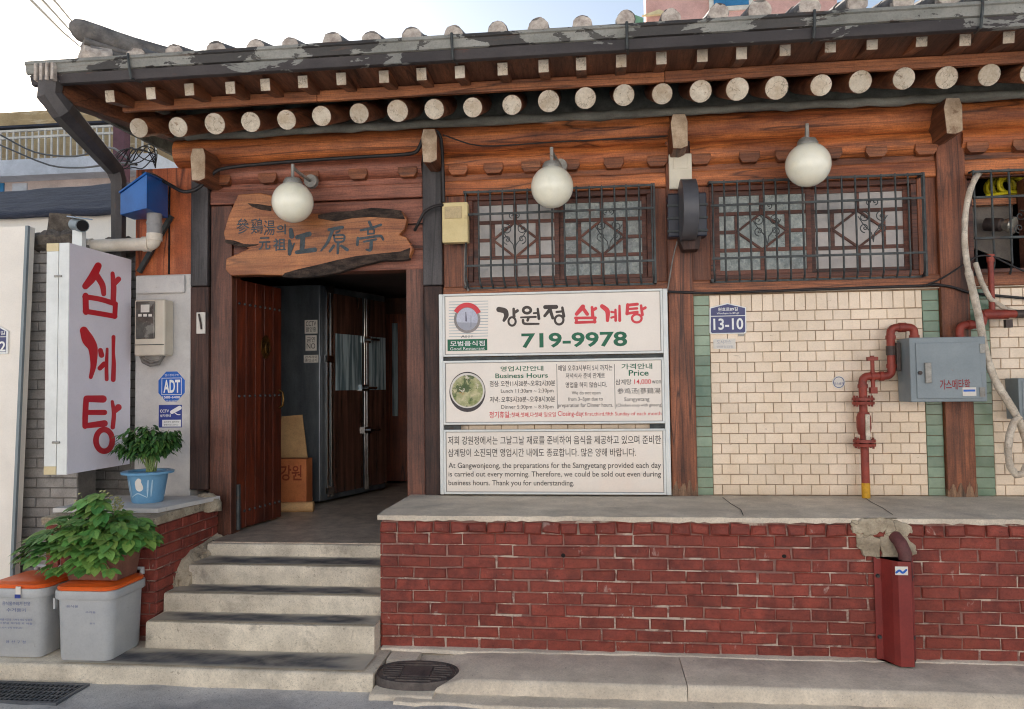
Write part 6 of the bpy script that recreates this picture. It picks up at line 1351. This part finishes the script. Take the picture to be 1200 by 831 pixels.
# blue pot
pc = at(173, 588, -0.42); pc.z = 0.776
PT = thing('potted_chilli_plant', 'bushy small leaved green plant in a blue plastic pot on the stone slab', 'potted plant', pc)
b = MB(); b.lathe([(0.092, 0), (0.096, 0.006), (0.125, 0.185), (0.128, 0.19)], pc, 28); b.build('pot', M['pot_blue'], PT, smooth=40)
b = MB(); b.lathe([(0.126, 0.182), (0.160, 0.186), (0.162, 0.200), (0.150, 0.204), (0.118, 0.203), (0.116, 0.19)], pc, 28, cap=False); b.build('pot_rim', M['pot_blue'], PT, smooth=40)
b = MB(); b.lathe([(0.001, 0.186), (0.12, 0.186)], pc, 20, cap=False); b.build('soil', M['soil'], PT)
b = MB()
def potmap(u_, h): a = u_/0.115; r = 0.0965+0.029*(h-0.006)/0.179+0.0016; return pc+V((r*math.sin(a), -r*math.cos(a), h))
for u_ in (-0.085, -0.062, 0.062, 0.085): b.stroke([(u_, 0.045, 0.004), (u_*1.01, 0.09, 0.012), (u_*1.05, 0.15, 0.006)], potmap, V((0, 0, 0)), 6)
b.stroke([(-0.06, 0.04, 0.004), (0.0, 0.07, 0.008), (0.06, 0.04, 0.004)], potmap, V((0, 0, 0)), 8); b.build('pot_decoration', M['pot_white'], PT, recalc=False)
b = MB(); b.stroke([(0.012, 0.105, 0.05), (0.006, 0.135, 0.042), (0.012, 0.15, 0.03)], lambda x, y: potmap(x, y)+V((0, -0.001, 0)), V((0, 0, 0)), 5); b.build('torn_sticker', M['paper'], PT, recalc=False)
lf = MB(); stm = MB(); rnd = random.Random(31); top = pc+V((0.02, 0, 0.205))
for k in range(34):
    a = 2*math.pi*k/34+rnd.uniform(-.15, .15); rr = rnd.uniform(0.03, 0.225); hh = rnd.uniform(0.16, 0.30)*(1.1-rr*1.3)
    e = top+V((rr*math.cos(a), rr*0.8*math.sin(a), hh)); m_ = top+V((rr*0.35*math.cos(a), rr*0.3*math.sin(a), hh*0.6)); stm.tube([top+V((rnd.uniform(-.03, .03), rnd.uniform(-.03, .03), -0.01)), m_, e], [0.006, 0.004, 0.002], 5)
    for q in range(24):
        p_ = m_.lerp(e, rnd.uniform(0.25, 1.05))+V((rnd.uniform(-.035, .035), rnd.uniform(-.03, .03), rnd.uniform(-.02, .02))); a2 = rnd.uniform(0, 2*math.pi)
        out = (p_-top); out.z = 0
        d_ = V((math.cos(a2), math.sin(a2), rnd.uniform(-0.7, 0.25)))+out.normalized()*0.8
        leaf_poly(lf, p_, d_, (0, 0, 1), rnd.uniform(0.045, 0.08), rnd.uniform(0.02, 0.032), 0.3, 0.5)
stm.build('stems', M['stem'], PT, smooth=50); lf.build('foliage', M['leaf_dark'], PT, recalc=False)
# planter on the bin
hz = hb*0.985+0.005; pc2 = V((bx2-0.005, YB0+0.20, hz))
PL = thing('leafy_planter', 'large palmate leaved green plant in a brown planter standing on the bin lid', 'potted plant', pc2)
b = MB()
W2, D2 = 0.345, 0.22
def rect(w_, d_, z): return [pc2+V((-w_/2, -d_/2, z)), pc2+V((w_/2, -d_/2, z)), pc2+V((w_/2, d_/2, z)), pc2+V((-w_/2, d_/2, z))]
vs = rect(W2*0.86, D2*0.86, 0)+rect(W2*0.97, D2*0.97, 0.135)+rect(W2*1.02, D2*1.04, 0.138)+rect(W2*1.03, D2*1.05, 0.17)+rect(W2*0.93, D2*0.92, 0.168)+rect(W2*0.9, D2*0.88, 0.14)
b.add(vs, [(3,2,1,0)]+[(i*4+j, i*4+(j+1) % 4, (i+1)*4+(j+1) % 4, (i+1)*4+j) for i in range(5) for j in range(4)]+[(20,21,22,23)]); b.build('planter', M['pot_brown'], PL, bevel=0.006)
b = MB(); b.box(pc2.x-W2*.44, pc2.x+W2*.44, pc2.y-D2*.42, pc2.y+D2*.42, pc2.z+0.135, pc2.z+0.150); b.build('soil', M['soil'], PL)
def palmate(mb, base, dirv, L, rnd):
    d = V(dirv).normalized(); s = d.cross(V((0, 0, 1)))
    if s.length < 1e-3: s = V((1, 0, 0))
    s.normalize(); u = s.cross(d).normalized()
    for ang, k in ((-82, 0.52), (-40, 0.85), (0, 1.0), (40, 0.85), (82, 0.52)):
        a = R_(ang+rnd.uniform(-6, 6)); dd = d*math.cos(a)+s*math.sin(a); leaf_poly(mb, base+u*rnd.uniform(0, .002), dd, u, L*k, L*k*0.6, 0.12, 0.18)
lf = MB(); stm = MB(); rnd = random.Random(52)
top = pc2+V((0, 0, 0.14))
for k in range(210):
    a = rnd.uniform(0, 2*math.pi); t_ = rnd.random()**0.6
    e = top+V((0.28*t_*math.cos(a)*1.12-0.02, 0.20*t_*math.sin(a)-0.05, 0.04+rnd.uniform(0.0, 0.31)*(1.05-t_*0.70)))
    if rnd.random() < 0.13: e = top+V((rnd.uniform(-.34, .20), -0.17-rnd.uniform(0, .06), rnd.uniform(-0.05, 0.10)))
    s_ = top+V((rnd.uniform(-.12, .12), rnd.uniform(-.05, .05), 0)); stm.tube([s_, s_.lerp(e, .55)+V((0, 0, 0.05)), e], [0.0035, 0.003, 0.002], 4)
    out = e-top; out.z = 0
    d_ = out.normalized()*0.9+V((rnd.uniform(-.5, .5), -0.35+rnd.uniform(-.3, .3), rnd.uniform(-0.55, 0.15)))
    palmate(lf, e, d_, rnd.uniform(0.08, 0.125), rnd)
for k in range(10):                                       # drooping branch at the left
    e = top+V((-0.30-0.018*k+rnd.uniform(-.02, .02), -0.08+rnd.uniform(-.06, .05), 0.10-0.012*k+rnd.uniform(-.03, .03))); palmate(lf, e, V((-0.8, -0.4, -0.5+rnd.uniform(-.3, .3))), rnd.uniform(0.08, 0.115), rnd)
    stm.tube([top+V((-.1, 0, 0.05)), e], 0.0025, 4)
lf.build('foliage', M['leaf_mid'], PL, recalc=False); 
fl = MB()
for k in range(7):
    s_ = top+V((rnd.uniform(-.1, .12), rnd.uniform(-.05, .05), 0.1)); e = s_+V((rnd.uniform(-.06, .06), rnd.uniform(-.05, .05), rnd.uniform(0.20, 0.29))); stm.tube([s_, e], [0.003, 0.0015], 4)
    for q in range(12):
        p_ = s_.lerp(e, rnd.uniform(.6, 1.03))+V((rnd.uniform(-.035, .035), rnd.uniform(-.02, .02), rnd.uniform(-.01, .01))); fl.obox(p_, (0.006, 0, 0.002), (0, 0.006, 0), (0, 0.001, 0.004))
stm.build('stems', M['stem'], PL, smooth=50); fl.build('blossoms', M['flower'], PL)

# ------------------------------------------------------------------ manhole and drain grate
m0, m1 = atz(489, 775, -0.004), atz(489, 801, -0.030); mc = (m0+m1)/2
MH = thing('manhole_cover', 'round cast iron manhole cover lying beside the lowest step', 'manhole cover', (mc.x, mc.y, -0.06))
rx = (atz(538, 789, -0.02).x-atz(442, 789, -0.02).x)/2; ry = abs(m1.y-m0.y)/2; tl_ = (m0.z-m1.z)/(m0.y-m1.y)
def oval(r, z, n=44):
    return [V((mc.x+rx*r*math.copysign(abs(math.cos(a))**0.85, math.cos(a)), mc.y+ry*r*math.copysign(abs(math.sin(a))**0.85, math.sin(a)), mc.z+z+tl_*ry*r*math.copysign(abs(math.sin(a))**0.85, math.sin(a)))) for a in [2*math.pi*k/n for k in range(n)]]
b = MB(); rings = [oval(1.03, -0.07), oval(1.04, -0.004), oval(1.02, 0.004), oval(0.96, 0.004), oval(0.95, -0.002)]; n = 44
b.add([p for r in rings for p in r], [(i*n+j, i*n+(j+1) % n, (i+1)*n+(j+1) % n, (i+1)*n+j) for i in range(4) for j in range(n)]); b.build('frame', M['cast_iron'], MH, smooth=30)
b = MB(); rings = [oval(0.94, -0.03), oval(0.94, 0.0), oval(0.92, 0.002)]
b.add([p for r in rings for p in r], [(i*n+j, i*n+(j+1) % n, (i+1)*n+(j+1) % n, (i+1)*n+j) for i in range(2) for j in range(n)]+[tuple(range(2*n, 3*n))]); cv = b.build('cover', M['cast_iron'], MH, smooth=30)
b = MB()
tz = lambda y, z=0.0: mc.z+0.002+tl_*(y-mc.y)+z
for k in range(-4, 5):
    y = mc.y+k*ry*0.2; hw = rx*0.86*math.sqrt(max(0, 1-(k*0.2/0.93)**2)); ci = 0.085 if abs(k) < 3 else 0
    for xa, xb in (((-hw, -ci), (ci, hw)) if ci else ((-hw, hw),)):
        if xb-xa > 0.02: b.obox((mc.x+(xa+xb)/2, y, tz(y, 0.003)), ((xb-xa)/2, 0, 0), (0, ry*0.055, tl_*ry*0.055), (0, 0, 0.004))
b.obox((mc.x, mc.y, tz(mc.y, 0.002)), (0.075, 0, 0), (0, ry*0.45, tl_*ry*0.45), (0, 0, 0.003)); b.build('ribs', M['cast_iron'], cv, bevel=0.001)
g0, g1 = -4.4, atz(86, 815, ROAD_Z).x; gy1, gy0 = -1.235, -1.5
DG = thing('drain_grate', 'grey steel drain grate in the road below the bins', 'drain grate', ((g0+g1)/2, (gy0+gy1)/2, ROAD_Z))
b = MB(); zz = ROAD_Z+0.012; b.box(g0, g1, gy0, gy0+0.02, ROAD_Z-.02, zz); b.box(g0, g1, gy1-0.02, gy1, ROAD_Z-.02, zz); b.box(g1-0.02, g1, gy0+.021, gy1-.021, ROAD_Z-.02, zz-.001); b.build('frame', M['grate'], DG)
b = MB(); b.box(g0, g1-.021, gy0+.021, gy1-.021, ROAD_Z-.01, ROAD_Z+0.0045); b.build('pit', M['black'], DG)
b = MB(); x = g0
while x < g1-0.03: b.box(x, x+0.008, gy0+.021, gy1-.021, ROAD_Z+.005, zz-.0015); x += 0.028
y = gy0+0.05
while y < gy1-0.03: b.box(g0, g1-.022, y, y+0.006, ROAD_Z+.005, zz-.0025); y += 0.05
b.build('bars', M['grate'], DG)

# ------------------------------------------------------------------ background
FB = thing('apartment_building', 'beige house with white balcony railing far behind the downpipe', 'house', at(60, 230, 8.0))
Yf = 8.0; X0, X1, Z0, Z1 = rectw(-300, 131, 182, 300, Yf)
b = MB(); b.box(X0-8, X1, Yf+0.9, Yf+5, 0, at(60, 129, Yf+0.9).z); b.build('upper_wall', M['bld_beige'], FB)
b = MB(); b.box(X0-8, X1, Yf, Yf+0.9, at(60, 204, Yf).z, at(60, 185, Yf).z); b.build('balcony_slab', M['bld_white'], FB)
b = MB(); b.box(X0-8, X1-0.1, Yf+0.4, Yf+0.9, 0, at(60, 204, Yf).z); b.build('lower_wall', M['bld_pinkish'], FB)
zr0, zr1 = at(60, 185, Yf).z, at(60, 150, Yf).z; b = MB(); x = X0-2
while x < X1: b.box(x, x+0.025, Yf+0.05, Yf+0.08, zr0, zr1); x += 0.13
for z in (zr1, (zr0+zr1)/2+0.15): b.box(X0-2, X1, Yf+0.04, Yf+0.09, z-0.02, z+0.02)
b.build('railing', M['railing'], FB)
b = MB(); b.box(X0-2, X1, Yf+0.0, Yf+0.12, zr1+0.05, zr1+0.09); b.build('handrail', M['tarp'], FB)
x = at(143, 170, Yf-0.1).x; b = MB(); b.box(x-0.11, x+0.11, Yf-0.2, Yf-0.02, 0, at(143, 140, Yf).z); b.build('column', M['column'], FB)
for px in (-3, 24):
    x = at(px, 225, Yf+.4).x; b = MB(); b.box(x-0.15, x+0.15, Yf+0.37, Yf+0.399, at(px, 250, Yf).z, at(px, 208, Yf).z); b.build('window', M['bld_window'] if px < 0 else M['bld_white'], FB)
NH = thing('neighbour_shed', 'low white walled house with a sagging dark shingle roof below the balcony', 'house', at(60, 290, 4.0))
Y1 = 3.2; X1 = at(146, 240, Y1).x; X0 = X1-6
b = MB(); b.box(X0, X1-0.05, Y1, Y1+2, 0, at(60, 252, Y1).z-0.01); b.build('wall', M['render_wall'], NH)
vs = []; nx = 40; ny = 10; zl, zh = at(60, 253, Y1).z, at(60, 219, Y1+1.6).z
rnd = random.Random(8)
for j in range(ny+1):
    for i in range(nx+1):
        u_ = i/nx; v_ = j/ny; vs.append((X0+(X1-X0)*u_, Y1-0.1+1.7*v_, zl+(zh-zl)*v_+0.16*v_*(u_-0.75)+rnd.uniform(-.006, .006)+0.007*math.sin(u_*38+v_*9)+(0.02 if j % 2 else 0)))
b = MB(); b.add(vs, [(j*(nx+1)+i, j*(nx+1)+i+1, (j+1)*(nx+1)+i+1, (j+1)*(nx+1)+i) for j in range(ny) for i in range(nx)]); o = b.build('roof', M['tarp'], NH, smooth=50); md = o.modifiers.new('thick', 'SOLIDIFY'); md.thickness = 0.04
PB = thing('pink_building', 'pink rendered upper storey rising behind the tiled roof', 'building', at(870, 30, 16.0))
Yq = 16.0; X0, X1 = at(757, 10, Yq).x, at(981, 10, Yq).x
b = MB(); b.box(X0, X1, Yq, Yq+0.8, 0, at(870, -30, Yq).z); b.build('wall', M['bld_pink'], PB)
p, q, r_, s_ = rectw(836, -14, 877, 7, Yq-.05); b = MB(); b.box(p-.12, q+.12, Yq-0.06, Yq-0.001, r_-.12, s_); wd_ = b.build('window', M['railing'], PB); b = MB(); b.box(p, q, Yq-0.09, Yq-0.0605, r_, s_); b.build('pane', M['bld_window'], wd_)
b = MB(); b.prism([V((at(752, 30, Yq).x, Yq-.1, at(752, 22, Yq).z)), V((at(786, 30, Yq).x, Yq-.1, at(786, 20, Yq).z)), V((at(772, 30, Yq).x, Yq-.1, at(772, 15, Yq).z))], (0, -0.1, 0)); b.build('canopy', M['beige_cap'], PB)
b = MB(); gx = at(735, 20, 12).x; b.prism([at(735, 30, 12), at(735, 14, 12), at(754, 21, 12), at(754, 30, 12)], (0, 2, 0)); z_ = at(735, 30, 12).z
b.box(gx, at(754, 25, 12).x, 12.2, 13.8, 0, z_); tag(b.build('green_roof_shed', M['green_roof']), 'small pale green gabled roof beside the pink building', 'roof shed')

# unseen house added across the street for its light: the sunlit front throws warm light back under the eaves and shows in the window glass
OB = thing('added_opposite_building', 'unseen pale two storey house with windows, added across the street to bounce sunlight', 'house', (0, -11, 0))
YO = -11.0
b = MB(); b.box(-16, 16, YO-6, YO, -0.12, 5.6); b.build('wall', mat('pale_cream_render', lin((226,222,220)), lin((216,212,210)), scale=0.8, rough=0.9), OB)
b = MB(); b.box(-16.2, 16.2, YO-0.1, YO+0.25, 5.6, 5.85); b.build('roof_parapet', M['concrete'], OB)
for i in range(11):
    for z in (0.9, 3.7):
        x = -14.2+i*2.8; b = MB(); b.box(x-0.65, x+0.65, YO+0.001, YO+0.05, z-0.05, z+1.45); wq = b.build('window', M['railing'], OB)
        b = MB(); b.box(x-0.58, x-0.02, YO+0.051, YO+0.06, z+0.02, z+1.38); b.box(x+0.02, x+0.58, YO+0.051, YO+0.06, z+0.02, z+1.38); b.build('pane', M['bld_window'], wq)
